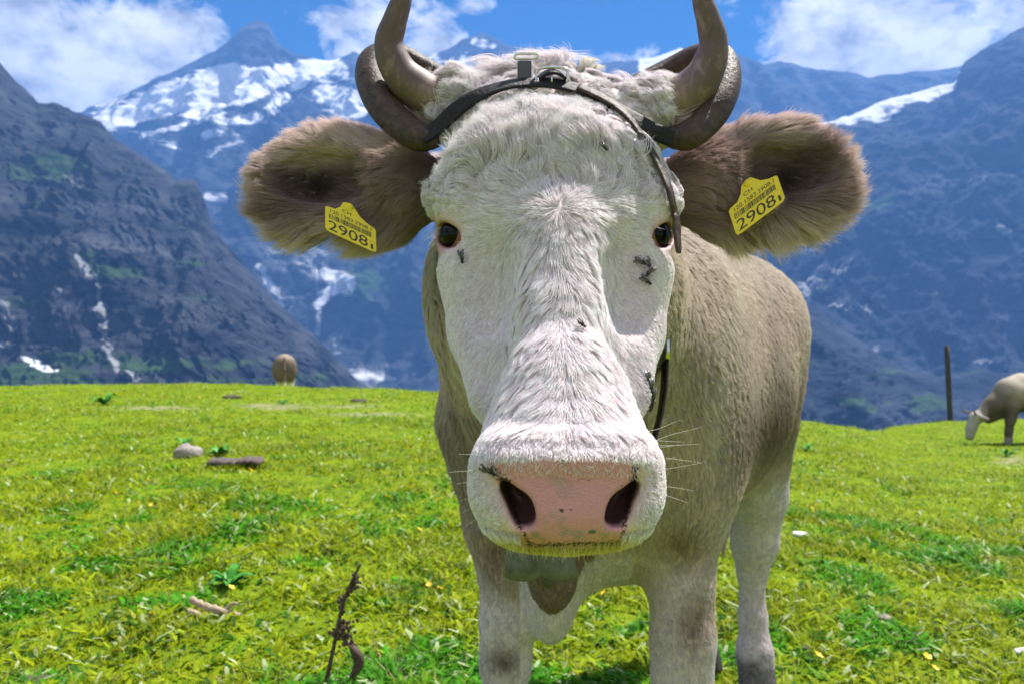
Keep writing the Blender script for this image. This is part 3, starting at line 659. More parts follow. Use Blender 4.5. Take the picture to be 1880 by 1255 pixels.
def cow_tint(P):
    """coat colour (linear) at points of the big cow; its markings, with some light painted in"""
    px, py = project(P); s, h = head_sh(P[:, 1], P[:, 2]); u = np.abs(P[:, 0]-X0)
    n1 = fbm(P*9., 4)-.5; n2 = fbm(P*34.+3, 3)-.5
    taupe = np.array([.60, .50, .435]); brown = np.array([.20, .145, .115]); cream = np.array([.66, .60, .50]); white = np.array([.93, .85, .885])
    c = np.tile(taupe, (len(P), 1))*(1+.5*n1[:, None]+.3*n2[:, None])
    def over(col, m): nonlocal c; c = c*(1-m[:, None])+np.asarray(col)*m[:, None]
    body = P[:, 1] > 1.0
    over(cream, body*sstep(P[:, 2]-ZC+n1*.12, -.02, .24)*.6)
    over(cream, body*np.exp(-((px-1325-(py-700)*-.10)/22)**2)*sstep(py, 480, 560)*(1-sstep(py, 830, 900))*.5)  # sunlit edge of the shoulder, painted as a cream streak
    over(brown, body*np.exp(-(((px-1410)/85)**2+((py-790+(px-1410)*.55)/85)**2))*(P[:, 0] > .33)*.95)
    over(brown, body*(px < 905)*sstep(py, 640, 800)*(1-sstep(py, 930, 1000))*.40)
    over(brown*1.2, body*(px > 905)*(px < 1190)*(py > 700)*(py < 1010)*.5)
    w1 = P[:, 0]; lower = P[:, 2]-ZC
    # legs
    fl = (P[:, 0] < .14) & (P[:, 1] < 1.7) & (lower < -.30)
    m = fl*sstep(py+n1*60+(px-930)*-1.0, 1075, 1100); over(white*.82, m*.95); over(brown*1.5, fl*np.exp(-(((px-905+n1*30)/30)**2+((py-1020)/70)**2))*.75)
    over(brown*.8, fl*np.exp(-(((px-925)/34)**2+((py-1212)/24)**2))*.9)
    fr = ((P[:, 0] > .14) & (P[:, 1] < 1.62))*sstep(-lower+n1*.10, .20, .36)
    over([.66, .57, .49], fr*.85); over(white*.85, fr*np.exp(-(((px-1238+n1*40)/46)**2+((py-1082)/40)**2))*.95); over(white*.8, fr*(1-sstep(px+n1*40, 1225, 1265))*sstep(py, 1040, 1100)*.9)
    over(white*.82, fr*sstep(py+n1*70, 1150, 1215)*.85); over(brown*1.5, fr*np.exp(-(((px-1278+n1*30)/32)**2+((py-1145)/52)**2))*.95); over(brown*1.6, fr*np.exp(-(((px-1258+n1*40)/50)**2+((py-990)/44)**2))*.85)
    hl = (P[:, 1] > 1.95) & (lower < -.28) & (P[:, 0] > .56)
    over(white*.82, hl*sstep(py+n1*50, 850, 900)*(px > 1340))
    over([.10, .10, .10], hl*sstep(py+n2*90, 1185, 1240)*.8)
    dew = (P[:, 1] < 1.345) & (P[:, 1] > 1.05) & (lower < -.2) & (np.abs(P[:, 0]-.062) < .075); over(brown*1.25, dew*.95)
    br = (P[:, 1] >= 1.335) & (P[:, 1] < 1.62) & (np.abs(P[:, 0]-.085) < .12) & (lower < -.30) & (px > 955) & (px < 1200); over(white*.85, br*.9)
    # head
    head = (P[:, 1] < 1.02) & (u < .142)
    over(white, head*sstep(h+n1*.03, -.185, -.15)*1.0)
    lipf = head*(P[:, 1] < .72)*sstep(-(lower), .148, .160); over([.72, .60, .16], lipf*.85)  # yellow bounce from the grass painted into the lower lip
    over([.66, .60, .50], head*np.exp(-(((px-1080)/60)**2+((py-85)/28)**2))*.6)
    ear = np.zeros(len(P), bool)
    for (b, tp, e1, e2, e3) in EARS:
        L = np.linalg.norm(tp-b); q = P-b; a1 = q@e1; a2 = q@e2; a3 = q@e3
        ear |= (a1 > -.012) & (a1 < L*1.2) & (np.abs(a2) < .075) & (u > .128) & (np.abs(a3) < .09)
    c[ear] = (np.array([.42, .295, .280])*(1+.8*n1[:, None]+.5*n2[:, None]))[ear]
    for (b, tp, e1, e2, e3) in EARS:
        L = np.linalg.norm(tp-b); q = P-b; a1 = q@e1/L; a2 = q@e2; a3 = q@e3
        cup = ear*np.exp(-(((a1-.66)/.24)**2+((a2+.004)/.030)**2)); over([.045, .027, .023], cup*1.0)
        rim = ear*np.maximum(sstep(np.abs(a2), .036, .056), sstep(a1, .88, 1.05)); over([.76, .61, .57], rim*.9)
    return np.clip(c, .004, .95), ear, head

NOSE = np.array([(893, 850), (935, 846), (1000, 838), (1050, 840), (1120, 838), (1165, 848), (1172, 866), (1160, 905), (1150, 950), (1142, 994), (1050, 1002), (962, 1004), (946, 965), (926, 905)], float)
def poly_sd(px, py, poly):
    """signed distance in photo pixels, negative inside"""
    d = np.full(px.shape, 1e9); ins = np.zeros(px.shape, bool); n = len(poly)
    for i in range(n):
        a, b = poly[i], poly[(i+1) % n]; ex, ey = b-a; wx, wy = px-a[0], py-a[1]
        t = np.clip((wx*ex+wy*ey)/(ex*ex+ey*ey), 0, 1); d = np.minimum(d, (wx-t*ex)**2+(wy-t*ey)**2)
        c = ((a[1] <= py) & (b[1] > py) & (ex*wy-ey*wx > 0)) | ((a[1] > py) & (b[1] <= py) & (ex*wy-ey*wx < 0)); ins ^= c
    return np.where(ins, -1, 1)*np.sqrt(d)

def skin_material():
    m, nt, N, L, b = mat('cow_skin')
    col = N.new('ShaderNodeAttribute'); col.attribute_name = 'tint'
    no = N.new('ShaderNodeAttribute'); no.attribute_name = 'nose'
    di = N.new('ShaderNodeAttribute'); di.attribute_name = 'dirt'
    tc = N.new('ShaderNodeTexCoord')
    def noise(sc_, det, ro):
        n = N.new('ShaderNodeTexNoise'); n.inputs['Scale'].default_value = sc_; n.inputs['Detail'].default_value = det; n.inputs['Roughness'].default_value = ro
        L.new(tc.outputs['Object'], n.inputs['Vector']); return n
    n1 = noise(45, 4, .5); n2 = noise(330, 6, .7)
    r = N.new('ShaderNodeValToRGB'); e = r.color_ramp.elements
    e[0].position = .33; e[0].color = (.36, .245, .235, 1); e[1].position = .45; e[1].color = (.64, .285, .325, 1)
    L.new(n1.outputs['Fac'], r.inputs[0])
    mx = N.new('ShaderNodeMix'); mx.data_type = 'RGBA'; L.new(no.outputs['Fac'], mx.inputs['Factor']); L.new(col.outputs['Color'], mx.inputs['A']); L.new(r.outputs[0], mx.inputs['B'])
    q = N.new('ShaderNodeMath'); q.operation = 'MULTIPLY_ADD'; L.new(n2.outputs['Fac'], q.inputs[0]); q.inputs[1].default_value = 1.7; q.inputs[2].default_value = -.98
    p = N.new('ShaderNodeMath'); p.operation = 'ADD'; L.new(q.outputs[0], p.inputs[0]); L.new(di.outputs['Fac'], p.inputs[1])
    mr = N.new('ShaderNodeMapRange'); mr.inputs['From Min'].default_value = .40; mr.inputs['From Max'].default_value = .62; L.new(p.outputs[0], mr.inputs['Value'])
    mx2 = N.new('ShaderNodeMix'); mx2.data_type = 'RGBA'; L.new(mr.outputs[0], mx2.inputs['Factor']); L.new(mx.outputs['Result'], mx2.inputs['A']); mx2.inputs['B'].default_value = (.022, .017, .013, 1)
    L.new(mx2.outputs['Result'], b.inputs['Base Color'])
    vo = N.new('ShaderNodeTexVoronoi'); vo.feature = 'DISTANCE_TO_EDGE'; vo.inputs['Scale'].default_value = 330; 
    mp = N.new('ShaderNodeMapping'); mp.inputs['Scale'].default_value = (.75, 1, 1.25); L.new(tc.outputs['Object'], mp.inputs[0]); L.new(mp.outputs[0], vo.inputs['Vector'])
    vr = N.new('ShaderNodeMapRange'); vr.inputs['From Max'].default_value = .12; L.new(vo.outputs['Distance'], vr.inputs['Value'])
    hm = N.new('ShaderNodeMath'); hm.operation = 'MULTIPLY'; L.new(vr.outputs[0], hm.inputs[0]); L.new(no.outputs['Fac'], hm.inputs[1])
    ha = N.new('ShaderNodeMath'); ha.operation = 'MULTIPLY_ADD'; L.new(n2.outputs['Fac'], ha.inputs[0]); ha.inputs[1].default_value = .8; L.new(hm.outputs[0], ha.inputs[2])
    bp = N.new('ShaderNodeBump'); bp.inputs['Strength'].default_value = .5; bp.inputs['Distance'].default_value = .0009; L.new(ha.outputs[0], bp.inputs['Height'])
    L.new(bp.outputs[0], b.inputs['Normal'])
    rr_ = N.new('ShaderNodeMapRange'); rr_.inputs['To Min'].default_value = .25; rr_.inputs['To Max'].default_value = .6; L.new(n2.outputs['Fac'], rr_.inputs['Value']); L.new(rr_.outputs[0], b.inputs['Roughness']); b.inputs['Specular IOR Level'].default_value = .45
    return m
cow = empty('cow', (.30, 1.75, 0.0))
tag(cow, 'large pale taupe cow with white face and horns staring into the camera', 'cow')
def build_cow_body():
    f = build_cow_field(); v, q = f.mesh('body')
    # light smoothing takes the cell pattern out of the coarse parts
    for _ in range(3):
        acc = np.zeros_like(v); cnt = np.zeros(len(v))
        for a, b in ((0, 1), (1, 2), (2, 3), (3, 0)):
            np.add.at(acc, q[:, a], v[q[:, b]]); np.add.at(acc, q[:, b], v[q[:, a]]); np.add.at(cnt, q[:, a], 1); np.add.at(cnt, q[:, b], 1)
        fac = np.where(v[:, 1] > 1.0, .6, .30)[:, None]
        v = v*(1-fac)+fac*acc/np.maximum(cnt, 1)[:, None]
    me = mesh_np('body', v, q)
    nm = np.empty(len(v)*3, np.float32); me.vertex_normals.foreach_get('vector', nm); nm = nm.reshape(-1, 3)
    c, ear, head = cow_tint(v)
    px, py = project(v)
    sd = poly_sd(px, py, NOSE); front = (v[:, 1] < .70)
    nose = front*(1-sstep(sd+6*(fbm(v*120, 3)-.5), -8, 8))
    wx = np.abs(px-1043)
    dirt = np.zeros(len(v))
    if True:
        left = strokes(px, py, [(903, 858, 930, 890, 10, .62), (928, 880, 942, 930, 11, .60), (942, 930, 955, 970, 8, .58), (955, 965, 972, 998, 7, .58), (970, 1000, 1142, 996, 8, .58), (1168, 856, 1162, 890, 11, .60), (1160, 890, 1150, 940, 9, .60), (1150, 940, 1142, 990, 7, .55),
               (1020, 878, 28, 8, .42), (1075, 880, 26, 8, .45), (945, 880, 30, 14, .25), (1125, 880, 28, 16, .25), (1050, 975, 80, 16, .25), (955, 905, 16, 16, .5), (1140, 900, 12, 16, .5), (1032, 937, 4, 4, 1.2), (1050, 934, 2.5, 2.5, 1), (1040, 860, 5, 8, .5)])
        dirt = left*1.25*front
    lids = np.zeros(len(v))
    for e in EYE: lids = np.maximum(lids, np.exp(-(np.maximum(np.linalg.norm(v-e, axis=1)-.0245, 0)/.0085)**2))
    lids *= head
    pink = np.array([.38, .215, .20])
    base = c*np.array([.78, .72, .70])
    base = base*(1-lids[:, None])+pink*lids[:, None]
    inner = np.zeros(len(v))
    for e in EYE: inner = np.maximum(inner, (np.linalg.norm(v-e, axis=1) < .0245)*1.0)
    base = np.where((inner*head > 0)[:, None], np.array([.20, .085, .075]), base)
    marg = front*np.exp(-(np.maximum(sd, 0)/30)**2)*(py > 850); base = base*(1-.75*marg[:, None])+np.array([.62, .41, .40])*.75*marg[:, None]
    for sg in (-1, 1):
        q_ = v-R(X0+sg*.041, .612, -.121); deep = front*sstep(v[:, 1]-(.6035+((v[:, 0]-X0)/.075)**2*.020), .008, .022)*(np.hypot(q_[:, 0], q_[:, 2]) < .030)
        nose = nose*(1-.9*deep); base = base*(1-deep[:, None])+np.array([.05, .022, .022])*deep[:, None]  # colour darkened with depth, painted shade inside the nostril
    vcol(me, 'tint', base); vflt(me, 'nose', nose); vflt(me, 'dirt', dirt)
    o = link('body', me, skin_material(), cow); return o, v, q, nm, nose, lids
body, BV, BQ, BN, BNOSE, BLID = build_cow_body()
TREE = BVHTree.FromPolygons(BV.tolist(), BQ.tolist())
CAMP = Vector((0, 0, ZC))
def on_skin(px, py, off=0.0, default=None):
    d = Vector((*V(px, py, 1.0),))-CAMP; d.normalize()
    hit, n, i, dist = TREE.ray_cast(CAMP, d)
    if hit is None: return None
    nn = np.array(n); 
    return np.array(hit)+nn*off, nn

# ---------------------------------------------------------------- strap line across the forehead (photo pixels)
STRAP = np.array([(742, 268), (775, 255), (806, 232), (840, 200), (880, 174), (925, 158), (965, 152), (1010, 153), (1060, 163), (1105, 182), (1150, 208), (1200, 240), (1235, 256), (1262, 262)], float)
def line_dist(px, py, line):
    d = np.full(px.shape, 1e9)
    for a, b in zip(line[:-1], line[1:]):
        e = b-a; t = np.clip(((px-a[0])*e[0]+(py-a[1])*e[1])/(e@e), 0, 1); d = np.minimum(d, (px-a[0]-t*e[0])**2+(py-a[1]-t*e[1])**2)
    return np.sqrt(d)
TAGS = [(np.array([598., 421.]), np.array([92., 42.]), np.array([-1., -44.])), (np.array([1353., 432.]), np.array([88., -66.]), np.array([-16., -46.]))]

# ---------------------------------------------------------------- coat
def hair_object(name, pts, rad, col, material, parent):
    n, k = pts.shape[:2]
    cu = bpy.data.hair_curves.new(name); cu.add_curves([k]*n)
    cu.attributes['position'].data.foreach_set('vector', pts.astype(np.float32).ravel())
    r = cu.attributes.get('radius') or cu.attributes.new('radius', 'FLOAT', 'POINT')
    r.data.foreach_set('value', rad.astype(np.float32).ravel())
    a = cu.attributes.new('tint', 'FLOAT_COLOR', 'CURVE'); c4 = np.ones((n, 4), np.float32); c4[:, :3] = col; a.data.foreach_set('color', c4.ravel())
    o = bpy.data.objects.new(name, cu); COL.objects.link(o); cu.materials.append(material)
    o.parent = parent; o.matrix_parent_inverse = Matrix.Translation(-parent.location)
    return o
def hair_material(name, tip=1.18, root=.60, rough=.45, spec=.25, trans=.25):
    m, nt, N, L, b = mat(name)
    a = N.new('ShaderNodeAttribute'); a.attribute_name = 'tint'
    hi = N.new('ShaderNodeHairInfo'); mr = N.new('ShaderNodeMapRange'); mr.inputs['To Min'].default_value = root; mr.inputs['To Max'].default_value = tip  # roots darker than tips, partly painted shade to give the coat depth
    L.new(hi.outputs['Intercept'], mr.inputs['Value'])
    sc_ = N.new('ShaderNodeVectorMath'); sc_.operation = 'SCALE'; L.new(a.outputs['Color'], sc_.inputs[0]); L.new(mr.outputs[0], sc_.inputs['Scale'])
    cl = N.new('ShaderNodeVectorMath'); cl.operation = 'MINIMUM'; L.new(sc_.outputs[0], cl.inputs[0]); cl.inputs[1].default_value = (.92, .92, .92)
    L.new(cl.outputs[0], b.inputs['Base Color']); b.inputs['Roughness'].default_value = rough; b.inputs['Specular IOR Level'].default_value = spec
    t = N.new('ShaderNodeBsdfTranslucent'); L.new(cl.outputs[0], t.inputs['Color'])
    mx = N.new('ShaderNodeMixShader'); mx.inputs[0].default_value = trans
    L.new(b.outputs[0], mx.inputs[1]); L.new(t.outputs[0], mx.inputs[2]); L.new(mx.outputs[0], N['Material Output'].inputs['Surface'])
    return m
def rot_tangent(T, N, ang):
    B = np.cross(N, T); return T*np.cos(ang)[:, None]+B*np.sin(ang)[:, None]

def grow(P, N, T, length, lift, wave, freq, clump, cell, rad, dens, K=6, swirl=None):
    """strands from roots P; neighbours lean together into tufts of size cell"""
    n = len(P)
    T = nrm(T-N*np.sum(T*N, 1, keepdims=True))
    if swirl is not None: T = rot_tangent(T, N, swirl)
    gi = np.nonzero(rng.random(n) < 1/np.maximum(dens*cell**2, 1.0))[0]
    if len(gi) == 0: gi = np.array([0])
    kd = KDTree(len(gi))
    for i_, p_ in enumerate(P[gi].tolist()): kd.insert(p_, i_)
    kd.balance(); fnd = kd.find
    inv = np.fromiter((fnd(p_)[1] for p_ in P.tolist()), np.int64, n); g = len(gi)
    cnt = np.maximum(np.bincount(inv, minlength=g).astype(float), 1)
    cen = np.stack([np.bincount(inv, P[:, i], g) for i in range(3)], 1)/cnt[:, None]
    gr = rng.random(g); ga = rng.normal(0, 1, g); gl = rng.normal(0, 1, g)
    T = rot_tangent(T, N, .22*ga[inv]*np.clip(clump, .2, 1)+rng.normal(0, .05, n))
    L = length*(1+.10*gl[inv]*clump)*rng.uniform(.80, 1.12, n); L = np.maximum(L, .002)
    lf = lift*(1+.30*gl[inv]*clump+rng.normal(0, .13, n)); lf = np.clip(lf, .04, 1.5)
    B = np.cross(N, T); ph = 2*np.pi*(gr[inv]+rng.normal(0, .05, n)); wv = wave*(.6+.8*gr[inv])
    pts = np.empty((n, K, 3)); pts[:, 0] = P-N*.001; cur = P.copy(); prev = 0
    for k in range(1, K):
        t = k/(K-1); dt = 1/(K-1); a = lf*(1-.85*(t-dt*.5))
        cur = cur+(L*dt)[:, None]*(T*np.cos(a)[:, None]+N*np.sin(a)[:, None])
        off = B*(wv*(np.sin(2*np.pi*freq*t+ph)-np.sin(ph))*t)[:, None]+N*(wv*.5*(np.cos(2*np.pi*freq*t+ph)-np.cos(ph))*t)[:, None]
        c = cen-0; d = (c[inv]-P); d = d-N*np.sum(d*N, 1, keepdims=True); dl = np.linalg.norm(d, axis=1); d = d*np.minimum(1, cell/np.maximum(dl, 1e-6))[:, None]
        pts[:, k] = cur+off+d*(clump*t**1.3)[:, None]
    taper = np.array([.9, 1.0, .95, .8, .55, .18]) if K == 6 else np.linspace(1, .2, K)
    global TUFT; TUFT = gr[inv]
    return pts, rad[:, None]*taper[None]

def build_coat():
    tri = np.concatenate([BQ[:, [0, 1, 2]], BQ[:, [0, 2, 3]]])
    A, B, C = BV[tri[:, 0]], BV[tri[:, 1]], BV[tri[:, 2]]
    area = .5*np.linalg.norm(np.cross(B-A, C-A), axis=1); cen = (A+B+C)/3
    tn = nrm(BN[tri].mean(1)); view = nrm(np.array([0, 0, ZC])-cen); face = np.sum(tn*view, 1)
    px, py = project(cen); s, h = head_sh(cen[:, 1], cen[:, 2]); u = np.abs(cen[:, 0]-X0)
    col, ear, head = cow_tint(cen)
    dens = np.full(len(cen), 85e3*.9)                    # body, strands per square metre
    dens[head] = 880e3; dens[head & (s < .20)] = 760e3
    dens[ear] = 720e3
    lowf = (cen[:, 1] > 1.0)*sstep(ZC-cen[:, 2], .15, .4); dens = dens*(1+.5*lowf)
    dens *= (face > np.where(ear | (head & (s < .05)), -.9, -.35))
    nd = poly_sd(px, py, NOSE); nosef = (cen[:, 1] < .70)
    dens *= 1-(1-.25*(py < 872))*sstep(BNOSE[tri].mean(1), .35, .6)
    dens = np.where(nosef & (nd > 0) & (nd < 34) & (py > 850), dens*(.25+.75*nd/34), dens)
    for sg in (-1, 1):
        q_ = cen-R(X0+sg*.041, .612, -.121); dens *= 1-((cen[:, 1] < .68) & (np.hypot(q_[:, 0], q_[:, 2]) < .026) & (cen[:, 1] > .610+((cen[:, 0]-X0)/.075)**2*.020))
    dens *= 1-sstep(BLID[tri].mean(1), .12, .45)
    dens[(cen[:, 1] > 1.0) & (py > 1330)] = 0
    dens[(cen[:, 1] > .95) & (u < .135) & (cen[:, 1] < 1.30) & (cen[:, 2] > ZC-.10)] *= .15   # hidden behind the head
    w = area*dens; n = int(w.sum()); cs = np.cumsum(w)
    pick = np.searchsorted(cs, rng.random(n)*cs[-1])
    a = rng.random(n); b = rng.random(n); fl = a+b > 1; a[fl] = 1-a[fl]; b[fl] = 1-b[fl]
    P = A[pick]*(1-a-b)[:, None]+B[pick]*a[:, None]+C[pick]*b[:, None]
    N = nrm(BN[tri[pick, 0]]*(1-a-b)[:, None]+BN[tri[pick, 1]]*a[:, None]+BN[tri[pick, 2]]*b[:, None])
    DENS = dens[pick]
    px, py = project(P); s, h = head_sh(P[:, 1], P[:, 2]); ud = P[:, 0]-X0; u = np.abs(ud)
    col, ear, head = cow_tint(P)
    head = head & ~ear; bodym = ~head & ~ear
    es = np.array([0, HD[0], HD[1]]); eu = np.array([1.0, 0, 0])
    T = np.tile(np.array([.22, .40, -.85]), (n, 1)); L = np.full(n, .021); lift = np.full(n, .30); wave = np.full(n, .0015); freq = np.full(n, 1.1)
    clump = np.full(n, .42); cell = np.full(n, .013); rad = np.full(n, .00042); ang = (fbm(P*7, 3)-.5)*1.6
    # body
    top = bodym*sstep(P[:, 2]-ZC, .02, .16); L = L+top*.006; wave = wave+top*.0015; lift = lift+top*.05; ang = ang*(1+top*.3)
    lg = bodym*sstep(ZC-P[:, 2]+(fbm(P*11, 2)-.5)*.12, .18, .48); L = L*(1-lg)+.010*lg; lift = lift*(1-lg)+.2*lg; T = T*(1-lg)[:, None]+np.array([0, .05, -1.0])*lg[:, None]; clump = clump*(1-.2*lg)
    # head: hair runs outwards from the whorl between the eyes
    sw = .208; ds = s-sw
    rad2 = np.stack([ud, ds], 1); rl = np.linalg.norm(rad2, axis=1, keepdims=True)+1e-4; rv = rad2/rl
    below = sstep(ds, .0, .035)[:, None]
    dn = np.stack([.50*np.tanh(ud/.010)+5.0*ud+.10*np.sin(s*60), np.ones(n)], 1); dn = dn/np.linalg.norm(dn, axis=1, keepdims=True)
    d2 = rv*(1-below)+dn*below
    hm = head
    T[hm] = d2[hm, :1]*eu+d2[hm, 1:]*es
    fore = sstep(.19-s, 0, .05); pollm = sstep(.055-s, 0, .05)
    L[hm] = ((.0160+.021*fore+.014*pollm)*(1-.55*sstep(u, .07, .105)))[hm]; lift[hm] = (.22+.20*fore+.10*pollm)[hm]; wave[hm] = (.0008+.0078*fore+.003*pollm)[hm]
    ang[hm] = ((fbm(P*np.array([34., 34, 34]), 2)-.5)*(1.0+4.6*fore))[hm]
    clump[hm] = (.36+.40*fore)[hm]; cell[hm] = (.006+.0075*fore+.004*pollm)[hm]; rad[hm] = .00022
    br = hm & (u < .05) & (s > .2) & (s < .43); L[br] *= 1.25; clump[br] = .45; cell[br] = .008
    cheek = hm & (u > .055) & (s > .2); L[cheek] *= .75; lift[cheek] *= .7; clump[cheek] = .22; cell[cheek] = .005
    mz = hm & (P[:, 1] < .70) & (py > 815); L[mz] = .0060; lift[mz] = .38; clump[mz] = .25; rad[mz] = .00019
    T[mz] = np.stack([np.sign(ud)*.7, 0*ud+.25, -np.ones(n)*.55], 1)[mz]
    ridge = hm & (P[:, 1] < .67) & (py > 795) & (py <= 838); T[ridge] = (0, -.3, -1); L[ridge] = .0075
    nos = hm & (P[:, 1] < .67) & (poly_sd(px, py, NOSE) < 4); L[nos] = .0032; lift[nos] = .5; T[nos] = (0, -.1, -1)
    chin = hm & (P[:, 1] < .76) & (P[:, 2] < ZC-.146); L[chin] = .010; T[chin] = (0, -.15, -1); lift[chin] = .5
    lidz = hm & (np.minimum(np.linalg.norm(P-EYE[0], axis=1), np.linalg.norm(P-EYE[1], axis=1)) < .040); L[lidz] = .006; lift[lidz] = .25; clump[lidz] = .3
    # whorl centre
    wh = hm & (rl[:, 0] < .03); L[wh] = .014; lift[wh] = .35
    # ears
    for (b0, tp, e1, e2, e3) in EARS:
        q = P-b0; Le = np.linalg.norm(tp-b0); a1 = q@e1/Le; a2 = q@e2; a3 = q@e3
        m = ear & (a1 > -.2) & (a1 < 1.3) & (np.abs(a2) < .09) & (np.abs(a3) < .1)
        rimf = sstep(np.abs(a2), .03, .055)
        t = e1[None]*1.0+e2[None]*(np.clip(a2/.05, -1.2, 1.2)*.75)[:, None]+np.array([0, 0, -.18])[None]
        t = t+e1[None]*(a1 > .85)[:, None]*.6
        T[m] = t[m]; L[m] = (.024+.013*rimf+.014*(a2 < -.030)+.004*sstep(a1, .75, 1))[m]; lift[m] = (.32+.40*rimf)[m]; wave[m] = .0014; ang[m] = ((fbm(P*16, 3)-.5)*1.9)[m]
        clump[m] = .40; cell[m] = .009; rad[m] = .00022
        cup = m & (np.exp(-(((a1-.66)/.22)**2+((a2+.006)/.028)**2)) > .5); L[cup] = .010; lift[cup] = .25
    for (o0, ax, ay) in TAGS:      # hair combed short under the ear tags
        rel = np.stack([px, py], 1)-o0; Mi = np.linalg.inv(np.stack([ax, ay], 1)); ab = rel@Mi.T
        m = ear & (ab[:, 0] > .0) & (ab[:, 0] < 1.0) & (ab[:, 1] > -.05) & (ab[:, 1] < .8); L[m] = .005; lift[m] = .2
    sd_ = line_dist(px, py, STRAP); sy = np.interp(px, STRAP[:, 0], STRAP[:, 1])
    under = hm & (py > sy-14); L = np.where(under, np.minimum(L, np.maximum(sd_-8, 0)*P[:, 1]/FPX*.85+.004), L)
    LOOSE = np.array([(1062, 160), (1110, 182), (1150, 212), (1180, 252), (1204, 292), (1226, 340), (1240, 395), (1246, 464)], float)
    sl_ = line_dist(px, py, LOOSE); L = np.where(hm & (sl_ < 45), np.minimum(L, .004+np.maximum(sl_-12, 0)*.0004), L)
    lift = np.where(hm & (sd_ < 60) & (py > sy), lift*.6, lift)
    pts, rr = grow(P, N, T, L, lift, wave, freq, clump, cell, rad, DENS, swirl=ang)
    col = col*rng.uniform(.84, 1.12, (n, 1))*(.90+.14*TUFT)[:, None]
    col[hm] = np.where(rng.random((hm.sum(), 1)) < .12, col[hm]*np.array([.95, .90, .83]), col[hm])
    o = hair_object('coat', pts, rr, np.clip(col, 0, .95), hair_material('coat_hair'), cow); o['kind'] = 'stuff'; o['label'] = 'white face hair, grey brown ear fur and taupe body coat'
    # extra long tufts standing on the poll, swept to both sides
    m = 2600
    tx = rng.normal(0, 1, m); cx = np.choose(rng.integers(0, 4, m), [870, 1060, 1085, 1160])+tx*30
    cyy = 124+rng.normal(0, 6, m); roots = []; nn = []; keep = []
    for i in range(m):
        hq = on_skin(cx[i], max(cyy[i], 118))
        if hq is None: hq = on_skin(cx[i], 136)
        if hq is None: continue
        roots.append(hq[0]); nn.append(hq[1]); keep.append(i)
    P = np.array(roots); N = np.array(nn); cx = cx[keep]; m = len(P)
    side = np.clip((cx-1035)/110, -1, 1)
    T = np.stack([side*1.1+.10, .15+0*side, .15+.7*np.exp(-((cx-1085)/40)**2)], 1)
    one = np.ones(m)
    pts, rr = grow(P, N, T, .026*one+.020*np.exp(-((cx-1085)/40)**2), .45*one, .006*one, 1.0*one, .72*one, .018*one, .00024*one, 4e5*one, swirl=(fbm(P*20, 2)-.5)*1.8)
    c = np.array([.74, .69, .60])*rng.uniform(.75, 1.1, (m, 1))
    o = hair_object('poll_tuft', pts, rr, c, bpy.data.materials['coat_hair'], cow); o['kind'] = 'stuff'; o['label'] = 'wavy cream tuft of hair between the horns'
    # whiskers and lashes
    W_ = []; 
    def whisk(x1, y1, dx, dy, off=.0, bend=10, toward=.0):
        hq = on_skin(x1, y1)
        if hq is None: return
        p = hq[0]; Y = p[1]; k = np.linspace(0, 1, 6)
        px_ = x1+dx*k; py_ = y1+dy*k-bend*np.sin(k*np.pi*.5)*k
        W_.append(np.array([V(a, b_, Y-toward*t) for a, b_, t in zip(px_, py_, k)]))
    for x1, y1, dx, dy, bd in [(1196, 812, 78, -42, -14), (1180, 790, 58, 6, 18), (1185, 805, 60, 10, 4), (1190, 815, 78, 12, 10), (1200, 838, 72, 6, -2), (1206, 862, 70, -6, 4), (1195, 822, 45, -3, 2), (1212, 890, 50, 8, 0), (1205, 850, 30, -10, 0), (1214, 905, 40, 14, 0),
                               (893, 835, -42, -2, 0), (885, 880, -38, 6, 0), (882, 905, -32, 12, 0), (884, 860, -50, 10, 4), (880, 925, -30, 14, 0), (884, 945, -26, 18, 0),
                               (945, 850, 6, 26, 0), (965, 846, 18, 24, 12), (990, 848, -4, 20, 6), (1005, 858, 6, 22, 8), (1022, 868, 14, 20, 0), (1070, 852, 18, 10, 4), (1120, 846, 22, 6, 6)]:
        whisk(x1, y1, dx*1.2, dy*1.2, bend=bd*1.5, toward=.008)
    for i in range(26):
        t = i/25; whisk(796+t*46, 424-14*math.sin(t*math.pi)+t*8, -26+t*14, 22-t*14, bend=-4, toward=.006)
        whisk(1196+t*36, 414+6*t, 10+t*12, 10+t*6, bend=6, toward=.006)
    for i in range(150):
        t = rng.random(); whisk(880+t*330, 985+22*math.sin(t*math.pi)-rng.random()*12, rng.normal(0, 5), 16+rng.random()*12, bend=0, toward=.002)
    pts = np.array(W_); m = len(pts)
    rr = np.repeat(np.linspace(1, .3, 6)[None], m, 0)*.00017
    wc = np.tile(np.array([.80, .76, .68]), (m, 1)); wc[-150:] = (.74, .66, .22)  # chin strands carry the painted yellow grass bounce
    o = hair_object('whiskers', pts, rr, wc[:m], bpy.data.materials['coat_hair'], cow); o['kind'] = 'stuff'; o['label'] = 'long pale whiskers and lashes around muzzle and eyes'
build_coat()
sc.cycles_curves.shape = 'RIBBONS'; sc.cycles_curves.subdivisions = 2

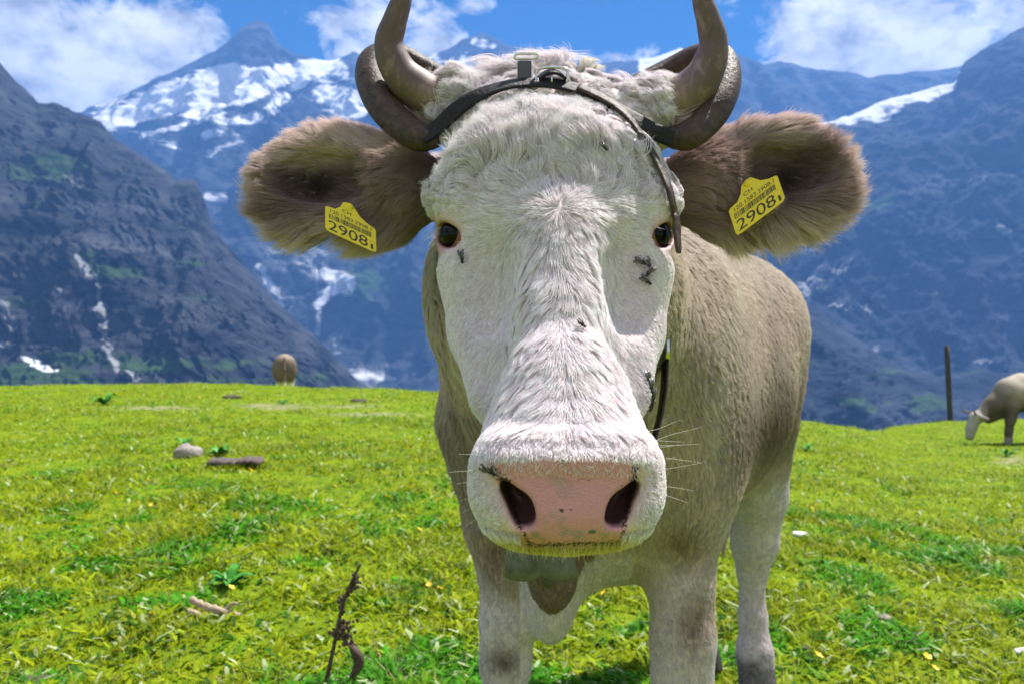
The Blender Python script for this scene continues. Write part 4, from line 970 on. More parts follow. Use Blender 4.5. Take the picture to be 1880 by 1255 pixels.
# ---------------------------------------------------------------- eyes, horns, hooves
def eye_material():
    m, nt, N, L, b = mat('eye_white'); b.inputs['Base Color'].default_value = (.34, .13, .13, 1); b.inputs['Roughness'].default_value = .15; b.inputs['Specular IOR Level'].default_value = .5
    return m
M_EYE = eye_material(); M_IRIS = plain('dark_iris', (.004, .004, .005), .10, spec=.16)
for e, ed, sg in ((EYE[0], EYE_DIR[0], -1), (EYE[1], EYE_DIR[1], 1)):
    o = Pieces().add(*uvsphere(e, .0208, 28, 18)).build('eye', M_EYE, cow)
    look = nrm(ed*1.0+np.array([sg*.20, .0, .0])); side = nrm(np.cross(look, [0, 0, 1])); upv = np.cross(side, look)
    v = []; f = []; nr, na = 8, 28
    for i in range(nr+1):
        a = .72*i/nr
        for j in range(na):
            t = 2*math.pi*j/na; bulge = .0216+.0010*math.cos(a/.72*math.pi/2)
            v.append(e+bulge*(look*math.cos(a)+math.sin(a)*(side*math.cos(t)*1.05+upv*math.sin(t)*.95)))
    for i in range(nr):
        for j in range(na): k = (j+1) % na; f.append((i*na+j, i*na+k, (i+1)*na+k, (i+1)*na+j))
    Pieces().add(v, f).build('iris', M_IRIS, o)
    o.children[0].matrix_parent_inverse = Matrix.Identity(4)
def horn_material():
    m, nt, N, L, b = mat('horn_keratin')
    tc = N.new('ShaderNodeTexCoord'); mp = N.new('ShaderNodeMapping'); mp.inputs['Scale'].default_value = (1, 1, .45); L.new(tc.outputs['Object'], mp.inputs[0])
    n = N.new('ShaderNodeTexNoise'); n.inputs['Scale'].default_value = 70; n.inputs['Detail'].default_value = 7; n.inputs['Roughness'].default_value = .68; n.inputs['Distortion'].default_value = .6; L.new(mp.outputs[0], n.inputs['Vector'])
    r = N.new('ShaderNodeValToRGB'); e = r.color_ramp.elements; e[0].position = .30; e[0].color = (.080, .052, .042, 1); e[1].position = .74; e[1].color = (.27, .180, .165, 1); e2 = e.new(.52); e2.color = (.115, .070, .066, 1)
    L.new(n.outputs['Fac'], r.inputs[0])
    at = N.new('ShaderNodeAttribute'); at.attribute_name = 'rootness'
    mx = N.new('ShaderNodeMix'); mx.data_type = 'RGBA'; L.new(at.outputs['Fac'], mx.inputs['Factor']); L.new(r.outputs[0], mx.inputs['A']); mx.inputs['B'].default_value = (.44, .28, .245, 1)
    L.new(mx.outputs['Result'], b.inputs['Base Color']); b.inputs['Roughness'].default_value = .55
    bp = N.new('ShaderNodeBump'); bp.inputs['Strength'].default_value = .35; bp.inputs['Distance'].default_value = .002; L.new(n.outputs['Fac'], bp.inputs['Height']); L.new(bp.outputs[0], b.inputs['Normal'])
    return m
M_HORN = horn_material()
HORNS = [[(850, 205, .915), (815, 187, .905), (775, 170, .895), (735, 134, .888), (714, 85, .880), (724, 42, .874), (738, 0, .868), (747, -35, .864), (752, -62, .862)],
         [(1190, 215, .915), (1228, 190, .905), (1268, 168, .895), (1296, 132, .888), (1310, 85, .880), (1302, 42, .874), (1289, 0, .868), (1280, -35, .864), (1275, -62, .862)]]
for hl in HORNS:
    P = catmull([V(*p) for p in hl], 46); r = catmull(np.array([[.029], [.0265], [.0240], [.0205], [.0165], [.0138], [.0108], [.0068], [.0008]]), 46)[:, 0]
    r = np.maximum(r, .0008)*(1+.022*np.sin(np.linspace(0, 46, 46))*np.linspace(1, .2, 46))
    v, f = sweep(P, r, r*.94, 22)
    o = Pieces().add(v, f).build('horn', M_HORN, cow)
    vflt(o.data, 'rootness', np.repeat(np.clip(1-np.linspace(0, 3.2, 46), 0, 1)*.75, 22))
M_HOOF = plain('hoof_keratin', (.03, .027, .025), .6, var=.4, bump=.4, bscale=60)
for (x, y, z, w) in ((-.014, 1.40, -.955, .047), (.292, 1.32, -.955, .049), (.672, 2.155, -1.015, .054), (.56, 2.365, -.955, .052)):
    gz = z+ZC; v = []; f = []; ns = 18
    for i, (hh, sc2) in enumerate(((0, 1.12), (.012, 1.12), (.05, .98), (.078, .86))):
        for j in range(ns):
            t = 2*math.pi*j/ns; fx = math.cos(t)*w*sc2; fy = math.sin(t)*w*1.15*sc2-(.02*(1-hh/.08))
            if math.sin(t) < -.8 and abs(math.cos(t)) < .22: fy += .02
            v.append((x+fx, y+fy, gz+hh))
    for i in range(3):
        for j in range(ns): k = (j+1) % ns; f.append((i*ns+j, i*ns+k, (i+1)*ns+k, (i+1)*ns+j))
    f.append(tuple(range(ns))[::-1]); f.append(tuple(3*ns+j for j in range(ns)))
    Pieces().add(v, f).build('hoof', M_HOOF, cow)

# ---------------------------------------------------------------- horn strap
M_LEATHER = plain('black_leather', (.010, .008, .008), .42, spec=.28, bump=.5, bscale=260, var=.5)
M_BROWN = plain('worn_brown_leather', (.060, .038, .028), .45, spec=.28, bump=.55, bscale=120, var=.55)
M_STEEL = plain('buckle_steel', (.62, .61, .57), .22, metal=1.0, bump=.1)
def strap_points(line, off, n, fallback):
    L_ = catmull(np.array(line), n); P = []; U = []
    for a, b in L_:
        hq = on_skin(a, b, off); P.append(None if hq is None else hq[0]); U.append(None if hq is None else hq[1])
    Yv = np.array([np.nan if p is None else p[1] for p in P]); i = np.arange(n); ok = ~np.isnan(Yv)
    Y2 = np.interp(i, i[ok], Yv[ok]); k = np.ones(7)/7; Y2 = np.convolve(np.pad(Y2, 3, mode='edge'), k, 'valid')
    U2 = np.array([np.array([0, -.8, .5]) if u_ is None else u_ for u_ in U])
    U2 = np.stack([np.convolve(np.pad(U2[:, c], 4, mode='edge'), np.ones(9)/9, 'valid') for c in range(3)], 1)
    P = np.array([V(a, b, y) for (a, b), y in zip(L_, np.minimum(Y2, np.interp(np.linspace(0, 1, n), np.linspace(0, 1, len(np.atleast_1d(fallback))), np.atleast_1d(fallback))))]); return P, nrm(U2)
hstrap = empty('horn_strap', tuple(V(1000, 153, .86)))
tag(hstrap, 'dark leather strap buckled across the cow forehead and round both horns', 'strap')
P, U = strap_points(STRAP[1:-1], .013, 70, .862)
crown = Pieces().add(*sweep(P, .0090, .0019, 10, up=U, pw=4)).build('crown_strap', M_LEATHER, hstrap)
for loop in ([(806, 250, .872), (770, 252, .872), (728, 222, .885), (692, 178, .900), (677, 132, .917), (690, 102, .935), (735, 100, .955), (790, 128, .965), (850, 160, .96)],
             [(1226, 252, .880), (1262, 250, .880), (1298, 220, .890), (1326, 176, .900), (1335, 132, .917), (1322, 100, .935), (1280, 100, .955), (1225, 126, .965), (1165, 155, .96)]):
    P = catmull([V(*p) for p in loop], 60); w = np.interp(np.linspace(0, 1, 60), [0, .12, .3, .5, 1], [.011, .0165, .0185, .0165, .0135])
    Pieces().add(*sweep(P, w, w*.78, 20)).build('horn_loop', M_BROWN, hstrap)
P, U = strap_points([(1062, 160), (1110, 182), (1150, 212), (1180, 252), (1204, 292), (1226, 340), (1240, 395), (1243, 430), (1246, 464)], .023, 60, [.860, .845, .828, .812, .806])
Pieces().add(*sweep(P, np.interp(np.linspace(0, 1, 60), [0, .9, .96, 1], [.0052, .0052, .0056, .003]), .0021, 10, up=U, pw=4)).build('loose_end', M_BROWN, hstrap)
c, nn = on_skin(965, 150, .014)
P = np.array([V(963, y, c[1]-.006+.0016*max(0, (120-y)/10)) for y in np.linspace(170, 114, 14)])
Pieces().add(*sweep(P, .0078, .0022, 10, up=(0, -1, .4), pw=4)).build('keeper', plain('shiny_leather', (.03, .03, .033), .28, spec=.8, bump=.4, bscale=200), hstrap)
def ring(pts, r, sides=8):
    pts = np.array(pts); return sweep(np.vstack([pts, pts[:2]]), r, r, sides, caps=False)
def rrect(cx, cy_, w, h, Y, tilt, n=40, pw=4):
    a = np.linspace(0, 2*np.pi, n, endpoint=False); x = np.sign(np.cos(a))*np.abs(np.cos(a))**(2/pw)*w; y = np.sign(np.sin(a))*np.abs(np.sin(a))**(2/pw)*h
    return [V(cx+i+tilt*j, cy_+j, Y+.00006*j) for i, j in zip(x, y)]
yb = on_skin(1013, 150, .016)[0][1]
bk = Pieces().add(*ring(rrect(1013, 141, 29, 17, yb-.007, -.1), .0015)).build('buckle', M_STEEL, hstrap)
Pieces().add(*sweep(np.array([V(1012, 126, yb-.008), V(1013, 142, yb-.0105), V(1013, 161, yb-.009)]), .0011, .0011, 8)).build('prong', M_STEEL, bk)
bk.children[0].matrix_parent_inverse = Matrix.Identity(4)
Pieces().add(*sweep(catmull([V(985, 148, yb+.001), V(1000, 136, yb-.004), V(1015, 131, yb-.007), V(1030, 136, yb-.004), V(1046, 150, yb+.001)], 20), .0080, .0020, 10, up=(0, -.6, .8), pw=4)).build('buckle_tongue', M_LEATHER, hstrap)
bk = Pieces().add(*ring(rrect(966, 104, 21, 5, yb+.002, -.3), .0014)).build('buckle', M_STEEL, hstrap)

# ---------------------------------------------------------------- ear tags
M_TAG = plain('yellow_tag_plastic', (.78, .60, .012), .35, spec=.45, bump=.15, bscale=300, var=.10)
M_INK = plain('black_tag_print', (.03, .028, .008), .5)
def text_mesh(body_):
    cu = bpy.data.curves.new('t', 'FONT'); cu.body = body_; cu.size = 1.0; ob = bpy.data.objects.new('t', cu); COL.objects.link(ob)
    dg = bpy.context.evaluated_depsgraph_get(); me = bpy.data.meshes.new_from_object(ob.evaluated_get(dg))
    v = np.array([tuple(x.co) for x in me.vertices]); f = [tuple(p.vertices) for p in me.polygons]
    bpy.data.objects.remove(ob); bpy.data.curves.remove(cu); bpy.data.meshes.remove(me); return v, f
def ear_tag(o0, ax, ay, Yc, label, tilt):
    root = empty('ear_tag', tuple(V(*(o0+ax*.5+ay*.5), Yc)))
    tag(root, label, 'ear tag', 'yellow ear tags')
    def w(a, b, off=0.0):
        p = o0+ax*a+ay*b; return V(p[0], p[1], Yc+tilt*(a-.5)+.010*(1-b)*-1-off)
    out = [(.03, -.02), (.10, -.04), (.90, -.04), (.97, -.02), (1.01, .06), (1.01, .90), (.98, .97), (.86, 1.02), (.70, 1.18), (.60, 1.42), (.55, 1.52), (.44, 1.54), (.36, 1.46), (.30, 1.22), (.20, 1.04), (.04, 1.0), (.0, .94), (-.01, .06)]
    n = len(out); v = [w(a, b) for a, b in out]+[w(a, b, -.0016) for a, b in out]
    f = [tuple(range(n)), tuple(range(2*n-1, n-1, -1))]+[(i, n+i, n+(i+1) % n, (i+1) % n) for i in range(n)]
    Pieces().add(v, f).build('plate', M_TAG, root, smooth=False)
    v, f = uvsphere(w(.48, 1.36, .0), (.005, .002, .005), 14, 8); Pieces().add(v, f).build('stud', M_TAG, root)
    def txt(s_, a0, a1, b0, b1, name):
        v, f = text_mesh(s_); lo, hi = v.min(0), v.max(0); q = (v-lo)/np.maximum(hi-lo, 1e-6)
        # split long triangles is unnecessary: the plate is flat
        Pieces().add([w(a0+(a1-a0)*p[0], b0+(b1-b0)*p[1], .0003) for p in q], f).build(name, M_INK, root, smooth=False)
    txt('2908', .06, .84, .06, .46, 'number'); txt('1', .90, .945, .06, .26, 'check_digit'); txt('120.1583.2908.1', .10, .92, .80, .94, 'serial_line'); txt('CH', .34, .52, 1.04, 1.18, 'country_letters')
    bc = Pieces(); x = .07; rr = random.Random(5)
    while x < .92:
        bw = rr.choice([.008, .008, .014, .022]); v = [w(x, .53, .0003), w(x+bw, .53, .0003), w(x+bw, .74, .0003), w(x, .74, .0003)]; bc.add(v, [(0, 1, 2, 3)]); x += bw+rr.choice([.009, .012, .018])
    bc.build('barcode', M_INK, root, smooth=False)
ear_tag(*TAGS[0], on_skin(640, 420)[0][1]-.026, 'yellow plastic ear tag numbered 2908 in the ear left of the face', .0)
ear_tag(*TAGS[1], on_skin(1395, 385)[0][1]-.018, 'yellow plastic ear tag half covered by fur in the ear right of the face', .0)

# ---------------------------------------------------------------- neck strap and bell
bell = empty('cow_bell', tuple(V(992, 1010, .97)))
tag(bell, 'dull green bronze cowbell on black neck collar below the muzzle', 'cowbell')
a = np.linspace(0, 2*np.pi, 90, endpoint=False)
RP = np.stack([.070+np.where(np.sin(a) > 0, .132, .098)*np.sin(a), 1.055+.075*np.cos(a), ZC-.005+.215*np.cos(a)], 1)
ctr = RP.mean(0)
Pieces().add(*sweep(np.vstack([RP, RP[:2]]), .019, .0028, 10, up=nrm(np.vstack([RP, RP[:2]])-ctr), pw=4, caps=False)).build('collar', M_LEATHER, bell)
bi = int(np.argmax(RP[:, 0])); Pieces().add(*sweep(RP[bi-3:bi+3], .021, .0042, 10, up=nrm(RP[bi-3:bi+3]-ctr), pw=4)).build('collar_buckle', M_STEEL, bell)
M_BELL = plain('bronze_bell', (.12, .122, .092), .5, metal=.3, bump=.25, bscale=50, var=.4)
bc_ = V(992, 1003, .975); v = []; f = []; ns = 40; prof = [(.040, .55), (.042, .72), (.036, .80), (.010, .90), (-.020, .97), (-.0335, 1.03), (-.0345, 1.0), (-.020, .93), (.02, .80)]
for hh, k in prof:
    for j in range(ns):
        t = 2*math.pi*j/ns; dent = 1-.20*math.exp(-((abs(math.cos(t)))/.16)**2)*(1 if hh < .03 else .3)
        v.append((bc_[0]+math.cos(t)*.0445*k, bc_[1]+math.sin(t)*.031*k*dent, bc_[2]+hh+.006*math.exp(-(math.cos(t)/.25)**2)*(hh < -.01)))
for i in range(len(prof)-1):
    for j in range(ns): k = (j+1) % ns; f.append((i*ns+j, i*ns+k, (i+1)*ns+k, (i+1)*ns+j))
f.append(tuple(range(ns)))
Pieces().add(v, f).build('bell_body', M_BELL, bell)
M_IRON = plain('clapper_iron', (.10, .10, .10), .5, metal=.8)
Pieces().add(*sweep([bc_+np.array([.008, 0, .02]), bc_+np.array([.010, 0, -.03]), bc_+np.array([.0105, 0, -.036]), bc_+np.array([.0105, 0, -.046]), bc_+np.array([.0105, 0, -.049])], [.003, .003, .0065, .0075, .004], [.003, .003, .0065, .0075, .004], 12)).build('clapper', M_IRON, bell)
lp = bc_+np.array([0, .01, .045]); Pieces().add(*sweep(catmull([lp+np.array([-.02, 0, -.01]), lp+np.array([-.017, 0, .02]), lp+np.array([0, .002, .032]), lp+np.array([.017, 0, .02]), lp+np.array([.02, 0, -.01])], 20), .004, .004, 8)).build('hanging_loop', M_STEEL, bell)

# ---------------------------------------------------------------- flies
M_FLY = plain('fly_body', (.008, .008, .010), .35, spec=.5); M_WING = plain('fly_wing', (.10, .09, .08), .25)
FLIES = [(1177, 483, 20, 'fly beside the inner corner of the right hand eye'), (1190, 488, 60, 'fly just under the right hand eye'), (1189, 503, 130, 'fly in the middle of the row below the right hand eye'), (1187, 518, 35, 'lowest fly of the row below the right hand eye'), (850, 477, 80, 'single fly under the left hand eye'),
         (1107, 278, 50, 'lone fly on the curly forehead under the strap'), (1065, 605, 60, 'small fly on the bridge of the nose'), (906, 859, 25, 'fly at the upper edge of the left nostril'), (1184, 698, 75, 'uppermost fly on the right cheek near the collar'), (1187, 712, 85, 'middle fly on the right cheek near the collar'), (1189, 727, 100, 'lower fly on the right cheek near the collar'), (1190, 741, 70, 'lowest fly on the right cheek near the collar')]
for px_, py_, ang_, lab in FLIES:
    hq = None
    for dx in (0, -4, -8, -14, -20):
        hq = on_skin(px_+dx, py_, .006)
        if hq is not None and hq[0][1] < .95: break
    c, nn = hq; e1 = nrm(np.array([math.cos(math.radians(ang_)), 0, -math.sin(math.radians(ang_))])); e1 = nrm(e1-nn*(e1@nn)); e2 = np.cross(nn, e1); Mx = np.stack([e1, e2, nn], 1)
    fly = empty('fly', tuple(c)); tag(fly, lab, 'fly', 'flies on the face')
    k = .75 if 'small' in lab or 'lone' in lab else 1.0
    p = Pieces(); p.add(*uvsphere(c, np.array([.0030, .0021, .0019])*k, 12, 8, Mx)); p.add(*uvsphere(c+e1*.0040*k, np.array([.0015, .0018, .0015])*k, 10, 8, Mx)); p.add(*uvsphere(c-e1*.0040*k, np.array([.0034, .0022, .0018])*k, 12, 8, Mx))
    for sg in (-1, 1):
        for q in (-.7, 0, .7):
            a0 = c+e1*q*.003*k; p.add(*sweep([a0, a0+e2*sg*.003*k+e1*q*.002+nn*.001, a0+e2*sg*.0055*k+e1*q*.004-nn*.004], .00014, .00014, 5))
    p.build('fly_body', M_FLY, fly)
    for sg in (-1, 1):
        t0 = c+nn*.0016; q = [t0+e1*.001, t0-e1*.003*k+e2*sg*.0030*k, t0-e1*.0080*k+e2*sg*.0034*k, t0-e1*.0088*k+e2*sg*.0012*k, t0-e1*.003*k+e2*sg*.0004*k]
        q = q+[a_+nn*.00025 for a_ in q]; Pieces().add(q, [(0, 1, 2, 3, 4), (9, 8, 7, 6, 5)]+[(i, 5+i, 5+(i+1) % 5, (i+1) % 5) for i in range(5)]).build('wing', M_WING, fly)
c, nn = on_skin(1087, 974, .0008)
lf = Pieces().add(*uvsphere(c, np.array([.0030, .0006, .0014]), 12, 6)).build('leaf_scrap', plain('leaf_green', (.05, .13, .015), .5)); tag(lf, 'tiny green leaf scrap stuck to the lower nose pad', 'leaf')

# ================================================================== things on the meadow
def ground_at(px, py):
    Y = np.linspace(1.6, 16.5, 3000); X = (px-940)/FPX*Y; g = ground_z(X, Y); line = ZC-(py-627.5)/FPX*Y
    i = np.nonzero(line <= g)[0]; k = i[0] if len(i) else len(Y)-1
    return np.array([X[k], Y[k], g[k]])
def far_cow(name, label, prims, lo, hi, tint, step=.022):
    f = Field(*[np.arange(a, b, step) for a, b in zip(lo, hi)])
    for p in prims: f.chain(*p) if isinstance(p[0], list) else f.ell(*p)
    v, q = f.mesh(name)
    root = empty(name, (float((lo[0]+hi[0])/2), float((lo[1]+hi[1])/2), float(lo[2]+.03))); tag(root, label, 'cow')
    me = mesh_np('body', v, q); vcol(me, 'tint', np.clip(tint(v), .01, .9)); link('body', me, attr_mat('far_cow_coat', 'tint', .75, .15, bump=.5, bscale=30), root); return root
# grazing cow on the right
c0 = np.array([8.09, 13.0]); gz = float(ground_z(np.array([8.09]), np.array([13.0]))[0])
def q(x, z, y=0.0): return np.array([x, 13.0+y, gz+z])
prims = [([q(8.22, .80), q(8.8, .78), q(9.45, .82)], [.27, .335, .27], .10), ([q(8.05, .90), q(8.3, 1.0), q(9.5, 1.02)], [.14, .13, .13], .10), (q(9.5, .75), (.22, .24, .30), .08),
         ([q(8.12, .82), q(7.86, .62), q(7.66, .46)], [.22, .15, .10], .08), ([q(7.56, .42), q(7.50, .26), q(7.47, .12)], [.10, .078, .066], .05), (q(7.60, .43), (.09, .10, .08), .04),
         ([q(7.58, .46, -.09), q(7.64, .42, -.22)], [.035, .028], .02), ([q(7.58, .46, .09), q(7.64, .42, .22)], [.035, .028], .02), ([q(7.78, .40), q(7.95, .50)], [.07, .10], .05)]
for x0_, yy in ((8.0, -.15), (8.22, .15)): prims.append(([q(x0_+.08, .62, yy), q(x0_+.03, .38, yy), q(x0_, .20, yy), q(x0_, .03, yy)], [.11, .065, .045, .05], .04))
for x0_, yy in ((9.45, -.16), (9.62, .16)): prims.append(([q(x0_, .62, yy), q(x0_+.08, .42, yy), q(x0_+.06, .22, yy), q(x0_+.02, .03, yy)], [.15, .07, .045, .05], .05))
def tint_r(v):
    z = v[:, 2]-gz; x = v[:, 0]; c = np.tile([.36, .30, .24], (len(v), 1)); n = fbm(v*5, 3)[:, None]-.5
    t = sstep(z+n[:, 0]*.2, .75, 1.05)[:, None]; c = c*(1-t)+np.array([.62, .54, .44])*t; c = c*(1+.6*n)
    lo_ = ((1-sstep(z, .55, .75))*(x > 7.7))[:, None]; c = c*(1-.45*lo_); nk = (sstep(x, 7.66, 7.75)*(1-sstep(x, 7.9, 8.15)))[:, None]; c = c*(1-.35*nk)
    fc = (1-sstep(x+.25*(z-.3)*0, 7.56, 7.66))[:, None]; c = c*(1-fc)+np.array([.55, .50, .46])*fc
    ho = (1-sstep(z, .10, .16))[:, None]*(x > 7.7)[:, None]; return (c*(1-ho)+np.array([.40, .38, .36])*ho)*.62
rc = far_cow('cow', 'cream backed cow grazing with lowered white head on the right slope', prims, (7.3, 12.55, gz-.04), (9.95, 13.45, gz+1.25), tint_r)
for sg in (-1, 1):
    Pieces().add(*sweep(catmull([q(7.53, .50, sg*.06), q(7.47, .52, sg*.15), q(7.42, .60, sg*.17)], 10), np.linspace(.022, .005, 10), np.linspace(.022, .005, 10), 8)).build('horn', M_HORN, rc)
# cow seen from behind over the crest on the left
gl = float(ground_z(np.array([-4.57]), np.array([16.0]))[0]); top_z = ZC-(648-627.5)/FPX*16; hgt = top_z-gl
def q2(x, y, z): return np.array([-4.57+x-.2856*y, 16.0+y, gl+z*hgt])
prims = [([q2(0, 0, .74), q2(.0, .5, .72), q2(.05, 1.1, .74)], [.19, .20, .17], .06), (q2(0, -.05, .74), (.255, .20, .25*hgt), .05), ([q2(.05, 1.1, .75), q2(.1, 1.5, .55), q2(.12, 1.75, .32)], [.2, .13, .09], .06)]
for xx, yy in ((-.09, .0), (.09, .05), (-.09, 1.1), (.09, 1.05)): prims.append(([q2(xx, yy, .55), q2(xx, yy, .35), q2(xx, yy, .18), q2(xx, yy-.02, .03)], [.09, .06, .045, .05], .04))
prims.append(([q2(0, -.26, .93), q2(0, -.30, .75), q2(.0, -.28, .45)], [.03, .022, .035], .03))
def tint_l(v):
    z = (v[:, 2]-gl)/hgt; n = fbm(v*6, 3)[:, None]-.5; c = np.tile([.15, .115, .09], (len(v), 1)); t = sstep(z, .86, 1.0)[:, None]; c = c*(1-t)+np.array([.28, .225, .18])*t
    lo_ = (1-sstep(z, .50, .56))[:, None]; c = c*(1-lo_)+np.array([.66, .60, .50])*lo_; return c*(1+.9*n)
far_cow('cow', 'small brown cow seen from behind over the left crest', prims, (-5.45, 15.5, gl-.04), (-4.15, 17.95, gl+hgt+.08), tint_l)

# fence post
b0 = V(1747, 772, 17.2); t0 = V(1738, 634, 17.2); b0[2] -= .5
pp = np.linspace(0, 1, 9)[:, None]*(t0-b0)+b0
fp = Pieces().add(*sweep(pp, np.linspace(.062, .050, 9)*(1+.06*rng.normal(size=9)), .055, 10)).build('fence_post', plain('weathered_post_wood', (.045, .042, .045), .85, bump=.6, bscale=12, var=.4)); tag(fp, 'dark weathered wooden post beside the grazing cow', 'post')

def lumpy(c, r, seed, amp=.45, fl=1.0, n=22):
    v, f = uvsphere((0, 0, 0), 1.0, n, n*2//3); d = fbm(v*1.6+seed, 4)[:, None]-.5; e = fbm(v*5+seed, 3)[:, None]-.5
    v = v*(1+amp*2*d+amp*.7*e)*np.asarray(r); v[:, 2] = np.maximum(v[:, 2], -.35*r[2]); return v+c, f
M_STONE = plain('pale_stone', (.27, .235, .215), .9, bump=.8, bscale=40, var=.4); M_STONE2 = plain('white_stone', (.72, .71, .70), .8, bump=.4, bscale=60, var=.15)
M_BARK = plain('grey_bark', (.10, .075, .068), .9, bump=1.0, bscale=45, var=.6); M_DRY = plain('dry_root_wood', (.36, .28, .20), .85, bump=.8, bscale=60, var=.5); M_DARK = plain('dark_clod', (.07, .055, .045), .95, bump=1.0, bscale=50, var=.5)
def stone(px, py, w, h, m, label, name='stone', seed=0.):
    p = ground_at(px, py); k = p[1]/FPX; r = np.array([w*.5*k, w*.38*k, h*.62*k]); o = Pieces().add(*lumpy(p+np.array([0, 0, r[2]*.35]), r, seed)).build(name, m); tag(o, label, 'stone' if name == 'stone' else name.split('_')[-1])
stone(345, 838, 52, 26, M_STONE, 'pale grey stone lying left of the bark piece', seed=1.1)
stone(1876, 1203, 26, 18, M_STONE2, 'small white stone at the right edge of the grass', seed=2.3)
stone(1340, 932, 16, 8, M_STONE2, 'little white pebble behind the hind leg', 'pebble', 8.)
stone(1470, 985, 34, 12, M_STONE2, 'white flat pebble right of the hind leg', 'pebble', 3.7)
stone(1625, 1138, 24, 12, M_STONE, 'grey stone half sunk in the right foreground turf', seed=5.5)
stone(1480, 1198, 28, 15, M_DARK, 'dark clod of earth right of the hind hoof', 'earth_clod', 6.1)
stone(60, 1256, 70, 16, M_DARK, 'dark clod of earth at the bottom left corner', 'earth_clod', 9.1)
stone(425, 730, 34, 7, M_DARK, 'flat dark clod below the far brown cow', 'earth_clod', 4.9)
stone(660, 737, 30, 7, M_DARK, 'dark clod on the bare patch near the crest', 'earth_clod', 7.2)
p = ground_at(433, 855); k = p[1]/FPX
path = catmull([p+np.array([x*k, 0, z*k]) for x, z in ((-52, 5), (-30, 9), (0, 7), (28, 11), (50, 8))], 26); rr_ = .009*k*FPX/p[1]*(1+.2*rng.normal(size=26))*p[1]/5
o = Pieces().add(*sweep(path, np.interp(np.linspace(0, 1, 26), [0, .1, .9, 1], [.3, 1, 1, .4])*22*k*(1+.12*rng.normal(size=26)), np.interp(np.linspace(0, 1, 26), [0, .1, .9, 1], [.3, 1, 1, .5])*7*k*(1+.15*rng.normal(size=26)), 12, up=(0, 0, 1))).build('bark_piece', M_BARK); tag(o, 'long dark slab of bark lying on the left meadow', 'bark')
rt = empty('dry_root', tuple(ground_at(395, 1130))); tag(rt, 'pale broken dry root lying in the left foreground grass', 'root')
def px_path(pts, Y): return catmull([V(a, b, Y-.002*i) for i, (a, b) in enumerate(pts)], 18)
Yr = ground_at(395, 1130)[1]
Pieces().add(*sweep(px_path([(348, 1098), (368, 1108), (390, 1118), (415, 1122), (440, 1128)], Yr), np.interp(np.linspace(0, 1, 18), [0, .5, 1], [.010, .014, .008])*(1+.2*rng.normal(size=18)), .010, 10)).build('main_stem', M_DRY, rt)
Pieces().add(*sweep(px_path([(346, 1122), (362, 1126), (378, 1136), (388, 1142)], Yr-.03), np.linspace(.012, .006, 18), .010, 10)).build('side_stem', M_DRY, rt)
Pieces().add(*sweep(px_path([(412, 1120), (425, 1108), (436, 1106)], Yr), np.linspace(.007, .003, 18), .005, 8)).build('twig', M_DRY, rt)
# withered stalk
M_STALK = plain('withered_brown_stalk', (.085, .050, .040), .8, bump=.5, bscale=80, var=.5)
Ys = ground_at(596, 1262)[1]; ds_ = empty('withered_stalk', tuple(V(598, 1262, Ys))); tag(ds_, 'tall withered brown dock stalk with dry seed clusters in the foreground', 'stalk')
Pieces().add(*sweep(px_path([(594, 1275), (602, 1235), (612, 1190), (622, 1140), (632, 1100), (648, 1062), (662, 1034)], Ys), np.linspace(.0065, .0035, 18), np.linspace(.0065, .0035, 18), 8)).build('stem', M_STALK, ds_)
for (cx_, cy_, rx_, ry_, nb) in ((632, 1158, 18, 22, 70), (655, 1066, 9, 11, 26), (628, 1108, 7, 14, 22), (606, 1162, 7, 4, 8), (640, 1085, 5, 8, 10)):
    p = Pieces()
    for i in range(nb):
        a_ = rng.normal(0, .5, 2); c = V(cx_+a_[0]*rx_, cy_+a_[1]*ry_, Ys+rng.normal(0, .008)); p.add(*uvsphere(c, np.array([.0045, .003, .006])*rng.uniform(.7, 1.3), 6, 4))
    p.build('seed_cluster', M_STALK, ds_)
lv = []; lf_ = []
mid = catmull([V(638, 1180, Ys), V(652, 1196, Ys-.01), V(658, 1222, Ys-.005), V(640, 1255, Ys)], 12); wd = np.interp(np.linspace(0, 1, 12), [0, .4, .8, 1], [.002, .016, .013, .001])
for i in range(12): lv += [mid[i]+np.array([-wd[i], .004, 0]), mid[i]+np.array([0, -.006, 0]), mid[i]+np.array([wd[i], .006, .002])]
for i in range(11): lf_ += [(3*i, 3*i+1, 3*i+4, 3*i+3), (3*i+1, 3*i+2, 3*i+5, 3*i+4)]
o = Pieces().add(lv, lf_).build('dry_leaf', M_STALK, ds_); md = o.modifiers.new('thick', 'SOLIDIFY'); md.thickness = .001
# weeds
M_WEED = plain('weed_leaf_green', (.05, .24, .02), .5, spec=.3, var=.4, bscale=20)
def weed(px, py, w, label, nl=14, seed=0):
    p = ground_at(px, py); k = p[1]/FPX*w; r_ = random.Random(seed); root = empty('weed_plant', tuple(p)); tag(root, label, 'weed')
    for i in range(nl):
        a_ = r_.uniform(0, 6.28); ln = k*r_.uniform(.35, .6); up = r_.uniform(.25, .8); d = np.array([math.cos(a_), math.sin(a_), 0]); s_ = np.array([-d[1], d[0], 0]); v = []; f = []
        for j in range(6):
            t = j/5; c = p+d*ln*t+np.array([0, 0, ln*up*math.sin(t*2.2)]); wd = ln*.22*math.sin(math.pi*(.08+.88*t)); v += [c-s_*wd+np.array([0, 0, wd*.4]), c, c+s_*wd+np.array([0, 0, wd*.4])]
        for j in range(5): f += [(3*j, 3*j+1, 3*j+4, 3*j+3), (3*j+1, 3*j+2, 3*j+5, 3*j+4)]
        Pieces().add(v, f).build('leaf', M_WEED, root)
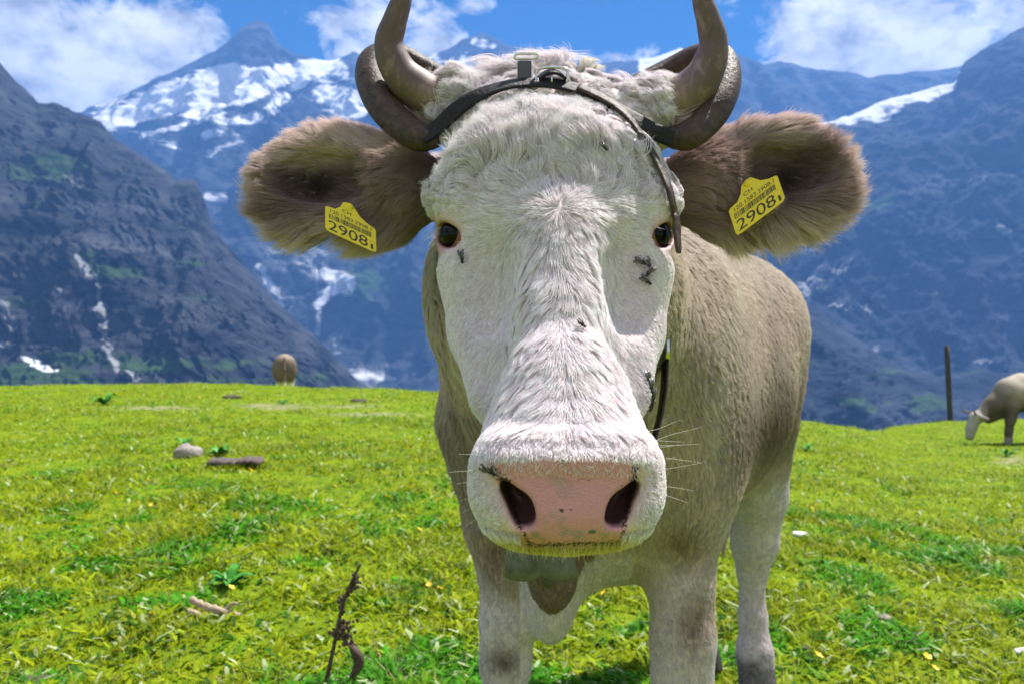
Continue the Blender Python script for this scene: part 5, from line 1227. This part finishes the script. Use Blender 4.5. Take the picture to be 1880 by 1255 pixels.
weed(190, 742, 44, 'leafy green weed at the far left near the crest', 16, 1); weed(400, 836, 46, 'bright green weed growing just above the bark piece', 14, 2); weed(338, 818, 36, 'small green weed right behind the pale grey stone', 10, 3)
weed(1848, 838, 40, 'dark green weed below the grazing cow', 12, 4); weed(520, 742, 22, 'tiny green weed on the bare ground by the far cow', 8, 5); weed(1480, 828, 34, 'green weed right of the big cow flank near the crest', 10, 6); weed(420, 1075, 80, 'bright green weed above the dry root', 16, 7)
# yellow flowers
M_PETAL = plain('yellow_petal', (.80, .50, .01), .5); M_STEM = plain('flower_stem', (.07, .16, .02), .6)
pet = Pieces()
for j in range(5):
    a_ = 2*math.pi*j/5; d = np.array([math.cos(a_), math.sin(a_), 0]); s_ = np.array([-d[1], d[0], 0]); pet.add([(0, 0, 0), d*.006-s_*.005+np.array([0, 0, .003]), d*.011-s_*.003+np.array([0, 0, .005]), d*.011+s_*.003+np.array([0, 0, .005]), d*.006+s_*.005+np.array([0, 0, .003])], [(0, 1, 2, 3, 4)])
pet_me = pet.build('petals', M_PETAL, None, smooth=False); stem_o = Pieces().add(*sweep([(0, 0, -.05), (.002, 0, -.025), (0, 0, 0)], .0012, .0012, 5)).build('stem', M_STEM)
spots = [(30, 945, 'yellow flower at the far left edge of the meadow'), (278, 938, 'yellow flower between the bark slab and the dry root'), (788, 1090, 'left one of two yellow flowers beside the left front leg'), (806, 1097, 'right one of two yellow flowers beside the left front leg'),
         (216, 1216, 'yellow flower in the bottom left foreground grass'), (424, 1096, 'yellow flower at the foot of the weed above the dry root'), (278, 1146, 'yellow flower a little left of the dry root'), (1108, 1106, 'left one of two yellow flowers seen between the front legs'), (1138, 1108, 'right one of two yellow flowers seen between the front legs'),
         (1503, 1224, 'yellow flower in the grass right of the hind hoof'), (1702, 1226, 'upper one of two yellow flowers near the bottom right corner'), (1716, 1248, 'lower one of two yellow flowers near the bottom right corner'), (1660, 1036, 'lone yellow flower halfway up the right meadow'), (770, 985, 'yellow flower just left of the cow foreleg at muzzle height'), (590, 790, 'yellow flower near the crest below the far brown cow')]
for i, (a_, b_, lab) in enumerate(spots):
    p = ground_at(a_, b_); sc_ = 1.0+.3*rng.random(); root = empty('yellow_flower', tuple(p+np.array([0, 0, .035]))); tag(root, lab, 'flower', 'small yellow flowers scattered over the meadow')
    for src in (pet_me, stem_o):
        c = src.copy(); COL.objects.link(c); c.parent = root; c.scale = (sc_,)*3; c.rotation_euler = ((.5, .1*rng.normal(), rng.random()*6) if src is pet_me else (0, 0, 0))
for src in (pet_me, stem_o): bpy.data.objects.remove(src)
